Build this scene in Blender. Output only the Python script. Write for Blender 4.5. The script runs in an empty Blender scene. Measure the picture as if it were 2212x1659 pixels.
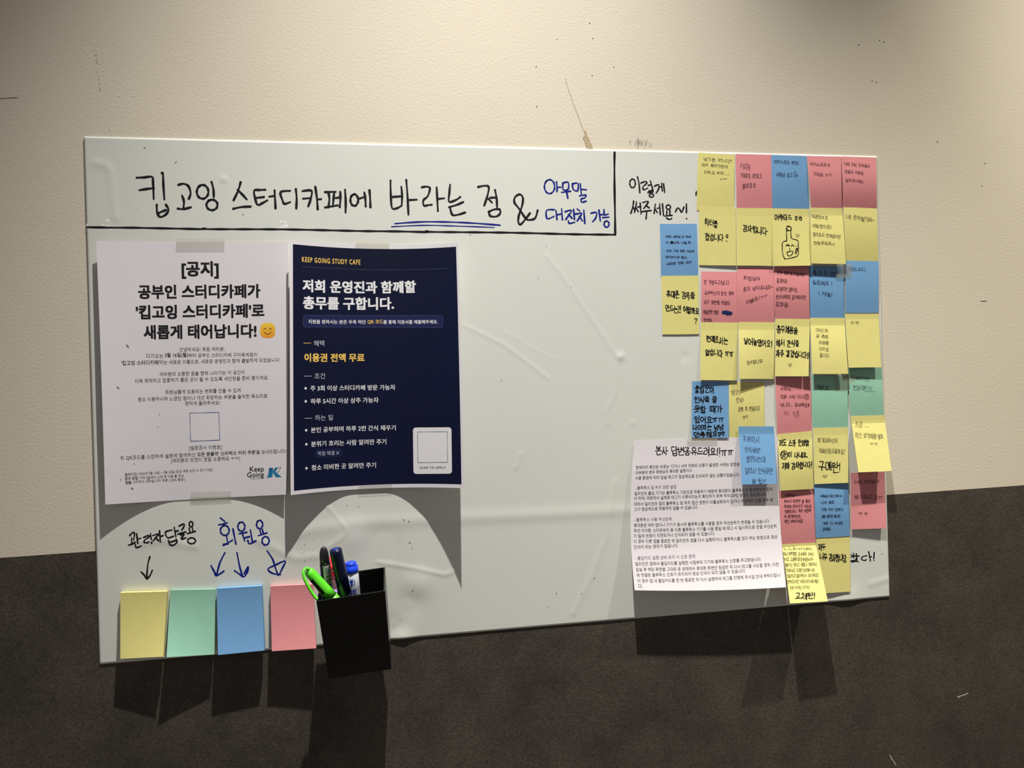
import bpy, math, random
from mathutils import Vector, Matrix

# ------------------------------------------------------------------ camera
# wall frame: X right along the wall, Y down from the top edge of the board, h out of the wall (metres)
F = 1600.0; CX = 1106.0; CY = 829.5
RX, RY, RZ = 0.0016, -0.16818, -0.02903
CAM = (0.33019, 0.29379, 0.91133)          # X, Y(down), h
TOP = 1.55                                  # height of the board's top edge above the floor
def _rot():
    cx, sx, cy, sy, cz, sz = math.cos(RX), math.sin(RX), math.cos(RY), math.sin(RY), math.cos(RZ), math.sin(RZ)
    X = Matrix(((1, 0, 0), (0, cx, -sx), (0, sx, cx))); Y = Matrix(((cy, 0, sy), (0, 1, 0), (-sy, 0, cy)))
    Z = Matrix(((cz, -sz, 0), (sz, cz, 0), (0, 0, 1)))
    return Z @ X @ Y
ROT = _rot(); ROTT = ROT.transposed()
def W(X, Y, h): return Vector((X, -h, TOP - Y))
sc = bpy.context.scene; COL = sc.collection
cam = bpy.data.cameras.new('camera'); cam_o = bpy.data.objects.new('camera', cam); COL.objects.link(cam_o)
r0, r1, r2 = ROT[0], ROT[1], ROT[2]
bx = Vector((r0[0], r0[2], -r0[1])); by = -Vector((r1[0], r1[2], -r1[1])); bz = -Vector((r2[0], r2[2], -r2[1]))
M4 = Matrix((bx, by, bz)).transposed().to_4x4(); M4.translation = W(*CAM)
cam_o.matrix_world = M4
cam.sensor_fit = 'HORIZONTAL'; cam.sensor_width = 36; cam.lens = 36 * F / 2212; cam.clip_start = 0.02
sc.camera = cam_o
# ------------------------------------------------------------------ light and exposure
sc.view_settings.view_transform = 'Standard'; sc.view_settings.look = 'None'
sc.view_settings.gamma = 1; sc.view_settings.exposure = 0.0; sc.view_settings.use_curve_mapping = False
wd = bpy.data.worlds.new('world'); sc.world = wd; wd.use_nodes = True
bg = wd.node_tree.nodes['Background']; bg.inputs[0].default_value = (1.0, 0.90, 0.90, 1); bg.inputs[1].default_value = 0.17
LIGHT_H = 0.47
def spot(X, Y, power, size, col, aimx=0.0, aimh=0.0):
    l = bpy.data.lights.new('downlight', 'SPOT'); l.energy = power; l.spot_size = math.radians(size); l.spot_blend = 1.0
    l.shadow_soft_size = 0.011; l.color = col
    o = bpy.data.objects.new('downlight', l); COL.objects.link(o); o.location = W(X, Y, LIGHT_H)
    d = W(X + aimx, Y + 1.5, LIGHT_H + aimh) - W(X, Y, LIGHT_H)
    o.rotation_euler = d.to_track_quat('-Z', 'Y').to_euler()
spot(0.465, -1.35, 310, 66, (1.0, 0.972, 0.92))
spot(1.60, -1.35, 275, 77, (1.0, 0.945, 0.80))

# ------------------------------------------------------------------ helpers
def wall_pt(px, py, h=0.0):
    d = ROTT @ Vector(((px - CX) / F, (py - CY) / F, 1.0))
    t = (CAM[2] - h) / d[2]
    return CAM[0] + d[0] * t, CAM[1] + d[1] * t
def P(px, py, h=0.0):
    X, Y = wall_pt(px, py, h); return W(X, Y, h)
def lin(c):
    return tuple(((v / 255) / 12.92 if v / 255 <= .04045 else ((v / 255 + .055) / 1.055) ** 2.4) for v in c)
MATS = {}
def mat(name, col, rough=0.8, spec=0.3, noise=0.0, nscale=60, bump=0.0, bscale=400, metal=0.0, alpha=1.0, coat=0.0, trans=0.0, detail=6):
    if name in MATS: return MATS[name]
    m = bpy.data.materials.new(name); m.use_nodes = True; nt = m.node_tree; b = nt.nodes['Principled BSDF']
    c = (*col, 1)
    b.inputs['Base Color'].default_value = c; b.inputs['Roughness'].default_value = rough
    b.inputs['Specular IOR Level'].default_value = spec; b.inputs['Metallic'].default_value = metal
    b.inputs['Alpha'].default_value = alpha; b.inputs['Coat Weight'].default_value = coat
    b.inputs['Transmission Weight'].default_value = trans
    if noise or bump:
        tc = nt.nodes.new('ShaderNodeTexCoord')
    if noise:
        n = nt.nodes.new('ShaderNodeTexNoise'); n.inputs['Scale'].default_value = nscale; n.inputs['Detail'].default_value = detail
        nt.links.new(tc.outputs['Object'], n.inputs['Vector'])
        r = nt.nodes.new('ShaderNodeValToRGB'); r.color_ramp.elements[0].position = .3; r.color_ramp.elements[1].position = .7
        r.color_ramp.elements[0].color = (*[v * (1 - noise) for v in col], 1); r.color_ramp.elements[1].color = (*[min(1, v * (1 + noise)) for v in col], 1)
        nt.links.new(n.outputs['Fac'], r.inputs['Fac']); nt.links.new(r.outputs['Color'], b.inputs['Base Color'])
    if bump:
        n2 = nt.nodes.new('ShaderNodeTexNoise'); n2.inputs['Scale'].default_value = bscale; n2.inputs['Detail'].default_value = 3
        nt.links.new(tc.outputs['Object'], n2.inputs['Vector'])
        bu = nt.nodes.new('ShaderNodeBump'); bu.inputs['Strength'].default_value = 1.0; bu.inputs['Distance'].default_value = bump
        nt.links.new(n2.outputs['Fac'], bu.inputs['Height']); nt.links.new(bu.outputs['Normal'], b.inputs['Normal'])
    MATS[name] = m
    return m
def mesh_obj(name, verts, faces, m, parent=None, smooth=False, kind=None):
    me = bpy.data.meshes.new(name); me.from_pydata([tuple(v) for v in verts], [], faces); me.materials.append(m)
    if smooth:
        me.polygons.foreach_set('use_smooth', [True] * len(me.polygons))
    me.update()
    o = bpy.data.objects.new(name, me); COL.objects.link(o)
    if parent is not None: o.parent = parent; 
    if kind: o['kind'] = kind
    return o
def tag(o, label, cat, group=None):
    o['label'] = label; o['category'] = cat
    if group: o['group'] = group
    return o
def empty(name, loc, label, cat, group=None):
    o = bpy.data.objects.new(name, None); COL.objects.link(o); o.location = loc; o.empty_display_size = .02
    bpy.context.view_layer.update()
    return tag(o, label, cat, group)
def attach(child, root):
    child.parent = root; child.matrix_parent_inverse = Matrix.Translation(-root.location); return child

# ------------------------------------------------------------------ walls
wall_m = mat('beige painted plaster', lin((222, 213, 193)), rough=.75, spec=.25, noise=.02, nscale=7, bump=.00022, bscale=330)
def box(name, x0, x1, y0, y1, z0, z1, m, parent=None):
    v = [(x, y, z) for x in (x0, x1) for y in (y0, y1) for z in (z0, z1)]
    f = [(0, 1, 3, 2), (4, 6, 7, 5), (0, 4, 5, 1), (2, 3, 7, 6), (0, 2, 6, 4), (1, 5, 7, 3)]
    return mesh_obj(name, v, f, m, parent)
wall = box('wall_back', -1.6, 3.2, 0.0, 0.12, 0.0, 3.05, wall_m); wall['kind'] = 'structure'
# dark lower covering
def dark_material():
    m = bpy.data.materials.new('charcoal stone-look film'); m.use_nodes = True; nt = m.node_tree; b = nt.nodes['Principled BSDF']
    b.inputs['Roughness'].default_value = .62; b.inputs['Specular IOR Level'].default_value = .3
    tc = nt.nodes.new('ShaderNodeTexCoord')
    def noise(s, d, ro=.6):
        n = nt.nodes.new('ShaderNodeTexNoise'); n.inputs['Scale'].default_value = s; n.inputs['Detail'].default_value = d; n.inputs['Roughness'].default_value = ro
        nt.links.new(tc.outputs['Object'], n.inputs['Vector']); return n
    n1 = noise(9, 9, .68); r1 = nt.nodes.new('ShaderNodeValToRGB')
    e = r1.color_ramp.elements; e[0].position = .32; e[0].color = (*lin((56, 51, 45)), 1); e[1].position = .70; e[1].color = (*lin((83, 76, 67)), 1)
    nt.links.new(n1.outputs['Fac'], r1.inputs['Fac'])
    n2 = noise(420, 2); r2 = nt.nodes.new('ShaderNodeValToRGB')
    e = r2.color_ramp.elements; e[0].position = .35; e[0].color = (.72, .72, .72, 1); e[1].position = .68; e[1].color = (1.3, 1.28, 1.25, 1)
    nt.links.new(n2.outputs['Fac'], r2.inputs['Fac'])
    mx = nt.nodes.new('ShaderNodeMix'); mx.data_type = 'RGBA'; mx.blend_type = 'MULTIPLY'; mx.inputs['Factor'].default_value = 1
    nt.links.new(r1.outputs['Color'], mx.inputs['A']); nt.links.new(r2.outputs['Color'], mx.inputs['B'])
    nt.links.new(mx.outputs['Result'], b.inputs['Base Color'])
    bu = nt.nodes.new('ShaderNodeBump'); bu.inputs['Distance'].default_value = .00035
    n3 = noise(500, 3); nt.links.new(n3.outputs['Fac'], bu.inputs['Height']); nt.links.new(bu.outputs['Normal'], b.inputs['Normal'])
    return m
dark_m = dark_material()
a = wall_pt(0, 1205); b_ = wall_pt(2212, 1048); sl = (b_[1] - a[1]) / (b_[0] - a[0])
ya = a[1] + sl * (-1.6 - a[0]); yb = a[1] + sl * (3.2 - a[0])
v = [W(-1.6, ya, 0.0), W(3.2, yb, 0.0), Vector((3.2, 0, 0)), Vector((-1.6, 0, 0)),
     W(-1.6, ya, 0.0008), W(3.2, yb, 0.0008), Vector((3.2, -.0008, 0)), Vector((-1.6, -.0008, 0))]
low = mesh_obj('wainscot', v, [(4, 7, 6, 5), (0, 1, 2, 3), (0, 4, 5, 1), (1, 5, 6, 2), (2, 6, 7, 3), (3, 7, 4, 0)], dark_m, wall)
low['label'] = 'charcoal stone-look lower wall'
fl = box('floor', -1.6, 3.2, -2.4, 0.12, -0.06, 0.0, mat('dark grey floor', lin((96, 90, 84)), rough=.5, noise=.08, nscale=12)); fl['kind'] = 'structure'

# blobs lying flat on a wall / board: small irregular flakes
def flake(verts, faces, px, py, rx, ry, ang, h, rnd, n=9, th=.0002, jit=.35):
    c0 = len(verts); ca, sa = math.cos(ang), math.sin(ang)
    ring = []
    for k in range(n):
        t = 2 * math.pi * k / n; r = 1 + rnd.uniform(-jit, jit)
        x, y = rx * r * math.cos(t), ry * r * math.sin(t)
        ring.append((px + x * ca - y * sa, py + x * sa + y * ca))
    for hh in (h, h + th):
        for q in ring: verts.append(P(q[0], q[1], hh))
    faces.append(tuple(c0 + n + k for k in reversed(range(n))))
    for k in range(n):
        j = (k + 1) % n; faces.append((c0 + k, c0 + j, c0 + n + j, c0 + n + k))
rnd = random.Random(5)
# white plaster scratches
vs, fs = [], []
for k in range(40):
    t = rnd.random() ** .8
    flake(vs, fs, 204 + 13 * t + rnd.uniform(-4, 4) * (1 - t), 84 + t * 112 + rnd.uniform(-2, 2), rnd.uniform(.8, 3.2) * (1.25 - .7 * t), rnd.uniform(.6, 1.6), rnd.uniform(0, 3), 0, rnd)
for k in range(7): flake(vs, fs, 236 + k + rnd.uniform(-1, 1), 274 + k * 3.4, rnd.uniform(.8, 2), .8, 1.2, 0, rnd)
for q in ((257, 207), (288, 207), (222, 153), (183, 108), (190, 116), (178, 104)): flake(vs, fs, *q, 1.6, 1.3, 0, 0, rnd)
for k in range(12): flake(vs, fs, 1501 + rnd.uniform(-1, 1), 256 + k * 3.2, .8, rnd.uniform(.8, 1.8), 0, 0, rnd)
for k in range(10):
    flake(vs, fs, 2071 + k * 2.4 - 3 * (k % 2), 1506 - k * .9, rnd.uniform(1, 2.6), .6, -.3, .0008, rnd)
for k in range(14): flake(vs, fs, 1923 + k * .9 + rnd.uniform(-1, 1), 1632 + k * 1.6, rnd.uniform(.9, 2.2), .7, 1.0, .0008, rnd)
s = mesh_obj('plaster_scuff', vs, fs, mat('white plaster', lin((236, 232, 222)), rough=.9), wall, kind='stuff')
s['label'] = 'white scuffs and flecks in the paint'
vs, fs = [], []
pts = [(1261, 283), (1266, 281), (1268, 290), (1272, 297), (1275, 305), (1278, 312), (1281, 321), (1268, 321), (1265, 312), (1262, 302), (1259, 297), (1263, 290)]
vs = [P(x, y, .0001) for x, y in pts] + [P(x, y, .0004) for x, y in pts]
n = len(pts); fs = [tuple(reversed(range(n, 2 * n)))] + [(k, (k + 1) % n, n + (k + 1) % n, n + k) for k in range(n)]
s = mesh_obj('paint_chip', vs, fs, mat('bare tan filler', lin((188, 170, 138)), rough=.95, noise=.12, nscale=300, bump=.0006, bscale=500), wall)
s['label'] = 'tan patch where the paint has flaked off'
# dark specks and hairline
vs, fs = [], []
for q in ((1274, 50), (1281, 83), (1158, 144), (1326, 145), (1279, 163), (1160, 230), (1261, 297), (1855, 97), (1900, 87), (1909, 91), (1884, 175), (2128, 353), (2121, 402), (1893, 178), (2025, 306), (1203, 85)):
    flake(vs, fs, *q, 1.2, 1.1, 0, 0, rnd)
for k in range(26):
    t = k / 25; flake(vs, fs, 1222 + 38 * t + rnd.uniform(-.6, .6), 172 + 108 * t ** .9, 1.9, .35, 1.2, 0, rnd)
for k in range(16): flake(vs, fs, k * 2.6 - 2, 213 - .15 * k, 1.8, .5, 0, 0, rnd)
for k in range(5): flake(vs, fs, 2120 + k * 2.4, 650 + (k % 2), 1.4, .6, .3, 0, rnd)
for k in range(60):
    x = rnd.uniform(1000, 2200); y = rnd.uniform(1350, 1650); flake(vs, fs, x, y, rnd.uniform(.6, 1.5), rnd.uniform(.6, 1.3), rnd.random() * 3, .0008, rnd)
s = mesh_obj('wall_speck', vs, fs, mat('black speck', lin((40, 34, 28)), rough=.9), wall, kind='stuff')
s['label'] = 'dark specks and hairline cracks'
vs, fs = [], []
for k in range(34):
    x = rnd.gauss(1386, 12); y = 310 + rnd.gauss(0, 4)
    if y > 321: y = 318
    flake(vs, fs, x, y, .7, rnd.uniform(3, 7), .04, 0, rnd, th=.00008)
s = mesh_obj('marker_smudge', vs, fs, mat('grey smudge', lin((150, 145, 138)), rough=.9, alpha=.4), wall, kind='stuff')
s['label'] = 'grey rubbed marker smudge above the board'

# ------------------------------------------------------------------ board
BT = .0018
def px2b(pts): return [wall_pt(x, y, BT) for x, y in pts]
CREASE = [  # points in the photo, amplitude, width
    (px2b([(1180, 552), (1212, 590), (1262, 665), (1335, 772)]), .00020, .0034, 1),
    (px2b([(1002, 702), (1090, 745), (1150, 790), (1186, 818)]), .00020, .0028, 1),
    (px2b([(1090, 716), (1150, 752), (1200, 775)]), .00008, .0024, 1),
    (px2b([(1336, 775), (1330, 805), (1329, 850), (1309, 889), (1314, 918)]), .00026, .0017, 0),
    (px2b([(640, 1150), (760, 1130), (1000, 1119), (1180, 1111), (1365, 1102)]), .0005, .0080, 0),
    (px2b([(706, 1092), (745, 1138), (749, 1150), (735, 1165), (708, 1182)]), .00032, .0022, 0),
    (px2b([(814, 1214), (900, 1228), (962, 1242), (978, 1235), (990, 1222)]), .0004, .0024, 0),
    (px2b([(1328, 1040), (1316, 1110), (1310, 1160), (1280, 1240), (1238, 1325)]), .00028, .0036, 0),
    (px2b([(1115, 1012), (1121, 992), (1124, 978)]), .00035, .0016, 0),
    (px2b([(1880, 1262), (1919, 1250)]), .0003, .004, 0),
    (px2b([(300, 1172), (350, 1165), (420, 1180)]), .0004, .005, 0),
    (px2b([(560, 1168), (640, 1206), (700, 1200)]), .0004, .005, 0),
    (px2b([(207, 352), (228, 356), (240, 372), (244, 420), (250, 470)]), .0004, .0045, 0),
]
BUMP = [(px2b([(1341, 770)])[0], .0007, .0045), (px2b([(885, 1300)])[0], -.0007, .016), (px2b([(850, 1352)])[0], -.0007, .012),
        (px2b([(905, 1262)])[0], .0012, .018), (px2b([(760, 1160)])[0], .0012, .02), (px2b([(820, 1180)])[0], -.0007, .02), (px2b([(1480, 770)])[0], -.0003, .006),
        (px2b([(870, 1384)])[0], .0018, .013), (px2b([(1830, 1300)])[0], .0015, .02), (px2b([(1368, 914)])[0], .0003, .003), (px2b([(483, 387)])[0], .0005, .0035)]
def segd(px, py, a, b):
    dx, dy = b[0] - a[0], b[1] - a[1]; L = dx * dx + dy * dy
    t = max(0, min(1, ((px - a[0]) * dx + (py - a[1]) * dy) / L)) if L else 0
    ex, ey = px - a[0] - t * dx, py - a[1] - t * dy
    return math.sqrt(ex * ex + ey * ey)
CB = []
for pts, amp, w, ty in CREASE:
    xs = [p[0] for p in pts]; ys = [p[1] for p in pts]; CB.append((min(xs) - 3 * w, max(xs) + 3 * w, min(ys) - 3 * w, max(ys) + 3 * w))
def board_h(X, Y):
    z = BT
    for (pts, amp, w, ty), bb in zip(CREASE, CB):
        if not (bb[0] < X < bb[1] and bb[2] < Y < bb[3]): continue
        d = min(segd(X, Y, pts[i], pts[i + 1]) for i in range(len(pts) - 1))
        if d < 3 * w: z += amp * math.exp(-(d / w) ** 2 * (1.4 if ty else 1))
    for c, amp, r in BUMP:
        d2 = (X - c[0]) ** 2 + (Y - c[1]) ** 2
        if d2 < 9 * r * r: z += amp * math.exp(-d2 / r / r)
    z += .00010 * math.sin(X * 23 + 1.3 * math.sin(Y * 17)) * math.sin(Y * 19 + X * 7)
    return max(z, .0015)
BW, BH = .9973, .6
NX, NY = 440, 264
def board_mesh():
    v, f = [], []
    for j in range(NY + 1):
        for i in range(NX + 1):
            X, Y = BW * i / NX, BH * j / NY; v.append(W(X, Y, board_h(X, Y)))
    for j in range(NY):
        for i in range(NX):
            a = j * (NX + 1) + i; f.append((a, a + NX + 1, a + NX + 2, a + 1))
    ring = [i for i in range(NX + 1)] + [(j) * (NX + 1) + NX for j in range(1, NY + 1)] + [NY * (NX + 1) + i for i in range(NX - 1, -1, -1)] + [j * (NX + 1) for j in range(NY - 1, 0, -1)]
    b0 = len(v)
    for i in ring: q = v[i]; v.append(Vector((q.x, -.0012, q.z)))
    n = len(ring)
    for k in range(n): f.append((ring[k], ring[(k + 1) % n], b0 + (k + 1) % n, b0 + k))
    f.append(tuple(b0 + k for k in range(n)))
    return v, f
bv, bf = board_mesh()
board_m = mat('white magnetic film', lin((221, 224, 215)), rough=.42, spec=.35, noise=.012, nscale=5, bump=.00004, bscale=140)
board = mesh_obj('whiteboard', bv, bf, board_m, smooth=True)
tag(board, 'large thin white magnetic board sheet, creased, with black and blue marker headings', 'whiteboard')
bpy.context.view_layer.update()

class BoardSurf:
    def at(self, px, py, eps):
        X, Y = wall_pt(px, py, BT + eps)
        for _ in range(2):
            h = board_h(X, Y) + eps; X, Y = wall_pt(px, py, h)
        return W(X, Y, h)
BS = BoardSurf()

class Paper:
    """a sheet whose outline is known in the photo and whose distance from the wall is hf(u, v)"""
    def __init__(s, tl, tr, br, bl, hf, top=(0, 0), bot=(0, 0), left=(0, 0), right=(0, 0), th=.00012):
        s.c = (tl, tr, br, bl); s.hf = hf; s.m = (top, bot, left, right); s.th = th
    def px(s, u, v):
        tl, tr, br, bl = s.c; T, B, L, R = s.m; r = []
        for k in (0, 1):
            a = (tl[k] * (1 - u) + tr[k] * u) * (1 - v) + (bl[k] * (1 - u) + br[k] * u) * v
            a += 4 * u * (1 - u) * (T[k] * (1 - v) + B[k] * v) + 4 * v * (1 - v) * (L[k] * (1 - u) + R[k] * u); r.append(a)
        return r
    def uv(s, x, y):
        u = v = .5
        for _ in range(4):
            q = s.px(u, v); a = s.px(u + 1e-4, v); b = s.px(u, v + 1e-4)
            j11, j21 = (a[0] - q[0]) / 1e-4, (a[1] - q[1]) / 1e-4; j12, j22 = (b[0] - q[0]) / 1e-4, (b[1] - q[1]) / 1e-4
            D = j11 * j22 - j12 * j21; ex, ey = x - q[0], y - q[1]
            u += (ex * j22 - j12 * ey) / D; v += (j11 * ey - j21 * ex) / D
        return u, v
    def p(s, u, v, eps=0.0):
        q = s.px(u, v); return P(q[0], q[1], s.hf(min(1, max(0, u)), min(1, max(0, v))) + eps)
    def at(s, px, py, eps):
        u, v = s.uv(px, py); return s.p(u, v, s.th + eps)
    def mesh(s, name, m, nu=10, nv=16, u0=0, u1=1, v0=0, v1=1, th=None, lift=0.0, parent=None):
        th = s.th if th is None else th
        v, f = [], []
        for lay in (lift + th, lift):
            for j in range(nv + 1):
                for i in range(nu + 1): v.append(s.p(u0 + (u1 - u0) * i / nu, v0 + (v1 - v0) * j / nv, lay))
        n = (nu + 1) * (nv + 1)
        for j in range(nv):
            for i in range(nu):
                a = j * (nu + 1) + i; f.append((a, a + nu + 1, a + nu + 2, a + 1)); f.append((n + a, n + a + 1, n + a + nu + 2, n + a + nu + 1))
        ring = list(range(nu + 1)) + [j * (nu + 1) + nu for j in range(1, nv + 1)] + [nv * (nu + 1) + i for i in range(nu - 1, -1, -1)] + [j * (nu + 1) for j in range(nv - 1, 0, -1)]
        for k in range(len(ring)):
            a, b = ring[k], ring[(k + 1) % len(ring)]; f.append((a, b, n + b, n + a))
        return mesh_obj(name, v, f, m, parent, smooth=False)

# ------------------------------------------------------------------ printed lettering (font outlines as flat print)
FONTC = {}; WANTED = {}; FILLS = []
def want(text, bold=0.0, res=2, sp=1.0): WANTED[(text, bold, res, sp)] = None; return (text, bold, res, sp)
def glyphs(key): return FONTC[key]
def cast_type():
    """all lettering is outlined in one go (a font update is slow), then laid on its surfaces"""
    obs = []
    for key in WANTED:
        text, bold, res, sp = key; cu = bpy.data.curves.new('t', 'FONT'); cu.body = text; cu.resolution_u = res; cu.space_character = sp; cu.fill_mode = 'FRONT'
        o = bpy.data.objects.new('t', cu); COL.objects.link(o); obs.append((key, o, cu))
    dg = bpy.context.evaluated_depsgraph_get(); dg.update()
    for key, o, cu in obs:
        ev = o.evaluated_get(dg); me = ev.to_mesh()
        vs = [(v.co.x, v.co.y) for v in me.vertices]; fs = [tuple(p.vertices) for p in me.polygons]; ev.to_mesh_clear()
        if key[1]:
            base = vs; bf_ = fs; d = key[1] * .8; vs, fs = [], []
            for dx, dy in ((-d, -d * .8), (d, -d * .8), (-d, d * .8), (d, d * .8)):
                o2 = len(vs); vs = vs + [(x + dx, y + dy) for x, y in base]; fs = fs + [tuple(o2 + i for i in f) for f in bf_]
        FONTC[key] = (vs, fs)
    for key, o, cu in obs: bpy.data.objects.remove(o); bpy.data.curves.remove(cu)
    for ob, fn in FILLS:
        V, Fc = fn(); ob.data.from_pydata([tuple(v) for v in V], [], Fc); ob.data.update()
class Z:
    """a zoomed view: turns its coordinates into photo pixels"""
    def __init__(s, ox, oy, k): s.ox, s.oy, s.k = ox, oy, k
    def __call__(s, x, y): return s.ox + x / s.k, s.oy + y / s.k
Z0 = Z(0, 0, 1)
def print_text(name, surf, lines, m, parent, label=None, eps=.00008):
    items = []
    for ln in lines:
        opt = ln[6] if len(ln) > 6 else {}
        items.append((ln, opt, want(ln[1], opt.get('bold', 0.0), opt.get('res', 2), opt.get('sp', 1.0))))
    ob = mesh_obj(name, [], [], m, parent, kind='stuff' if len(lines) > 1 else None)
    FILLS.append((ob, lambda: _lay(surf, items, eps)))
    if label: ob['label'] = label
    return ob
def _lay(surf, items, eps):
    V, Fc = [], []
    for ln, opt, key in items:
        z, text, x0, y0, x1, y1 = ln[:6]; gv, gf = glyphs(key)
        a = z(x0, y0); b = z(x1, y1); ua = surf.uv(*a); ub = surf.uv(*b)
        mnx = min(g[0] for g in gv); mxx = max(g[0] for g in gv); mny = min(g[1] for g in gv); mxy = max(g[1] for g in gv)
        w = mxx - mnx; pw = math.hypot(b[0] - a[0], b[1] - a[1])
        q0 = surf.px(*ua); q1 = surf.px(ua[0], ua[1] + .01); vpx = math.hypot(q1[0] - q0[0], q1[1] - q0[1]) / .01
        sy = pw / w * opt.get('ky', 1.04)
        if 'h' in opt: sy = opt['h'] / z.k / (mxy - mny)
        o = len(V)
        nb = len(gv) // (4 if opt.get('bold') else 1)
        for gi, (gx, gy) in enumerate(gv):
            t = (gx - mnx) / w
            V.append(surf.p(ua[0] + (ub[0] - ua[0]) * t, ua[1] + (ub[1] - ua[1]) * t - (gy - mny) * sy / vpx, surf.th + eps + .000004 * (gi // nb)))
        Fc += [tuple(o + i for i in f) for f in gf]
    return V, Fc
def print_lines(name, surf, lines, m, parent, label=None, eps=.00008):
    for l in lines: print_text(name, surf, [l], m, parent, label, eps)
def shape(name, surf, polys, m, parent, eps=.00005, sub=6):
    """flat printed polygons given in photo pixels (convex)"""
    V, Fc = [], []
    for poly in polys:
        o = len(V); pts = []
        for k in range(len(poly)):
            a, b = poly[k], poly[(k + 1) % len(poly)]
            nseg = max(1, min(sub * 4, int(math.hypot(b[0] - a[0], b[1] - a[1]) / 8)))
            for i in range(nseg): pts.append((a[0] + (b[0] - a[0]) * i / nseg, a[1] + (b[1] - a[1]) * i / nseg))
        c = (sum(p[0] for p in pts) / len(pts), sum(p[1] for p in pts) / len(pts))
        V.append(surf.at(c[0], c[1], eps)); rings = 1 if len(pts) < 14 else 4
        for r in range(1, rings + 1):
            for p in pts: V.append(surf.at(c[0] + (p[0] - c[0]) * r / rings, c[1] + (p[1] - c[1]) * r / rings, eps))
        n = len(pts)
        for k in range(n): Fc.append((o, o + 1 + k, o + 1 + (k + 1) % n))
        for r in range(rings - 1):
            for k in range(n):
                a0 = o + 1 + r * n; Fc.append((a0 + k, a0 + n + k, a0 + n + (k + 1) % n, a0 + (k + 1) % n))
    return mesh_obj(name, V, Fc, m, parent)
def panel(name, surf, z, x0, y0, x1, y1, r, m, parent, skew=0.0, dx=0.0, eps=.00009):
    nx = max(10, int((x1 - x0) / z.k / 5)); ny = max(4, int((y1 - y0) / z.k / 9)); V, Fc = [], []
    xs = sorted([x0 + r * (1 - math.cos(math.pi / 2 * k / 5)) for k in range(5)] + [x1 - r * (1 - math.cos(math.pi / 2 * k / 5)) for k in range(5)] + [x0 + r + (x1 - x0 - 2 * r) * k / nx for k in range(nx + 1)])
    for x in xs:
        e = max(0, r - (x - x0), r - (x1 - x)); c_ = r - math.sqrt(max(0, r * r - e * e))
        for j in range(ny + 1):
            y = y0 + c_ + (y1 - y0 - 2 * c_) * j / ny; V.append(surf.at(*z(x + dx * (y - y0) / (y1 - y0), y + skew * (x - x0) / (x1 - x0)), eps))
    for i in range(len(xs) - 1):
        for j in range(ny): a = i * (ny + 1) + j; Fc.append((a, a + 1, a + ny + 2, a + ny + 1))
    return mesh_obj(name, V, Fc, m, parent)
def rrect(z, x0, y0, x1, y1, r, skew=0.0, dx=0.0):
    pts = []
    for cx, cy, a0 in ((x1 - r, y0 + r, -90), (x1 - r, y1 - r, 0), (x0 + r, y1 - r, 90), (x0 + r, y0 + r, 180)):
        for k in range(6):
            a = math.radians(a0 + 18 * k); X, Y = cx + r * math.cos(a), cy + r * math.sin(a)
            t = (X - x0) / (x1 - x0); s = (Y - y0) / (y1 - y0); pts.append(z(X + dx * s, Y + skew * t))
    return pts

# ------------------------------------------------------------------ handwriting (strokes as thin ink ribbons)
def circ(cx, cy, rx, ry, a0=-1.7, n=14, over=.15):
    return [(cx + rx * math.cos(a0 - 2 * math.pi * (1 + over) * k / n), cy + ry * math.sin(a0 - 2 * math.pi * (1 + over) * k / n)) for k in range(n + 1)]
JI = {
 'ㄱ': [[(0, .1), (.85, .08), (.8, .5), (.6, 1)]],
 'ㄴ': [[(.1, 0), (.08, .55), (.18, .9), (1, .78)]],
 'ㄷ': [[(.9, .05), (.1, .1), (.12, .7), (.25, .95), (1, .85)]],
 'ㄹ': [[(.05, .08), (.85, .03), (.8, .42), (.15, .5), (.12, .9), (.95, .88)]],
 'ㅁ': [[(.1, .05), (.12, .92), (.88, .9), (.9, .08), (.1, .06)]],
 'ㅂ': [[(.1, 0), (.12, .95), (.88, .93), (.9, 0)], [(.12, .5), (.88, .47)]],
 'ㅅ': [[(.55, 0), (.4, .5), (0, 1)], [(.45, .4), (.95, .95)]],
 'ㅇ': [circ(.5, .5, .45, .45)],
 'ㅈ': [[(.05, .12), (.95, .06), (.5, .55), (0, 1)], [(.5, .5), (1, .95)]],
 'ㅊ': [[(.4, -.15), (.6, -.05)], [(.05, .2), (.95, .14), (.5, .6), (0, 1)], [(.5, .55), (1, .95)]],
 'ㅋ': [[(0, .1), (.85, .08), (.8, .5), (.6, 1)], [(.02, .52), (.8, .46)]],
 'ㅌ': [[(.9, .02), (.1, .06), (.1, .6), (.2, .97), (1, .88)], [(.12, .5), (.85, .46)]],
 'ㅍ': [[(.05, .1), (.95, .06)], [(.3, .1), (.33, .85)], [(.7, .1), (.66, .85)], [(0, .92), (1, .86)]],
 'ㅎ': [[(.4, -.12), (.6, 0)], [(.05, .2), (.95, .14)], circ(.5, .65, .34, .3)],
}
def dbl(a, b): return [[(x * .46, y) for x, y in st] for st in JI[a]] + [[(.54 + x * .46, y) for x, y in st] for st in JI[b]]
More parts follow.
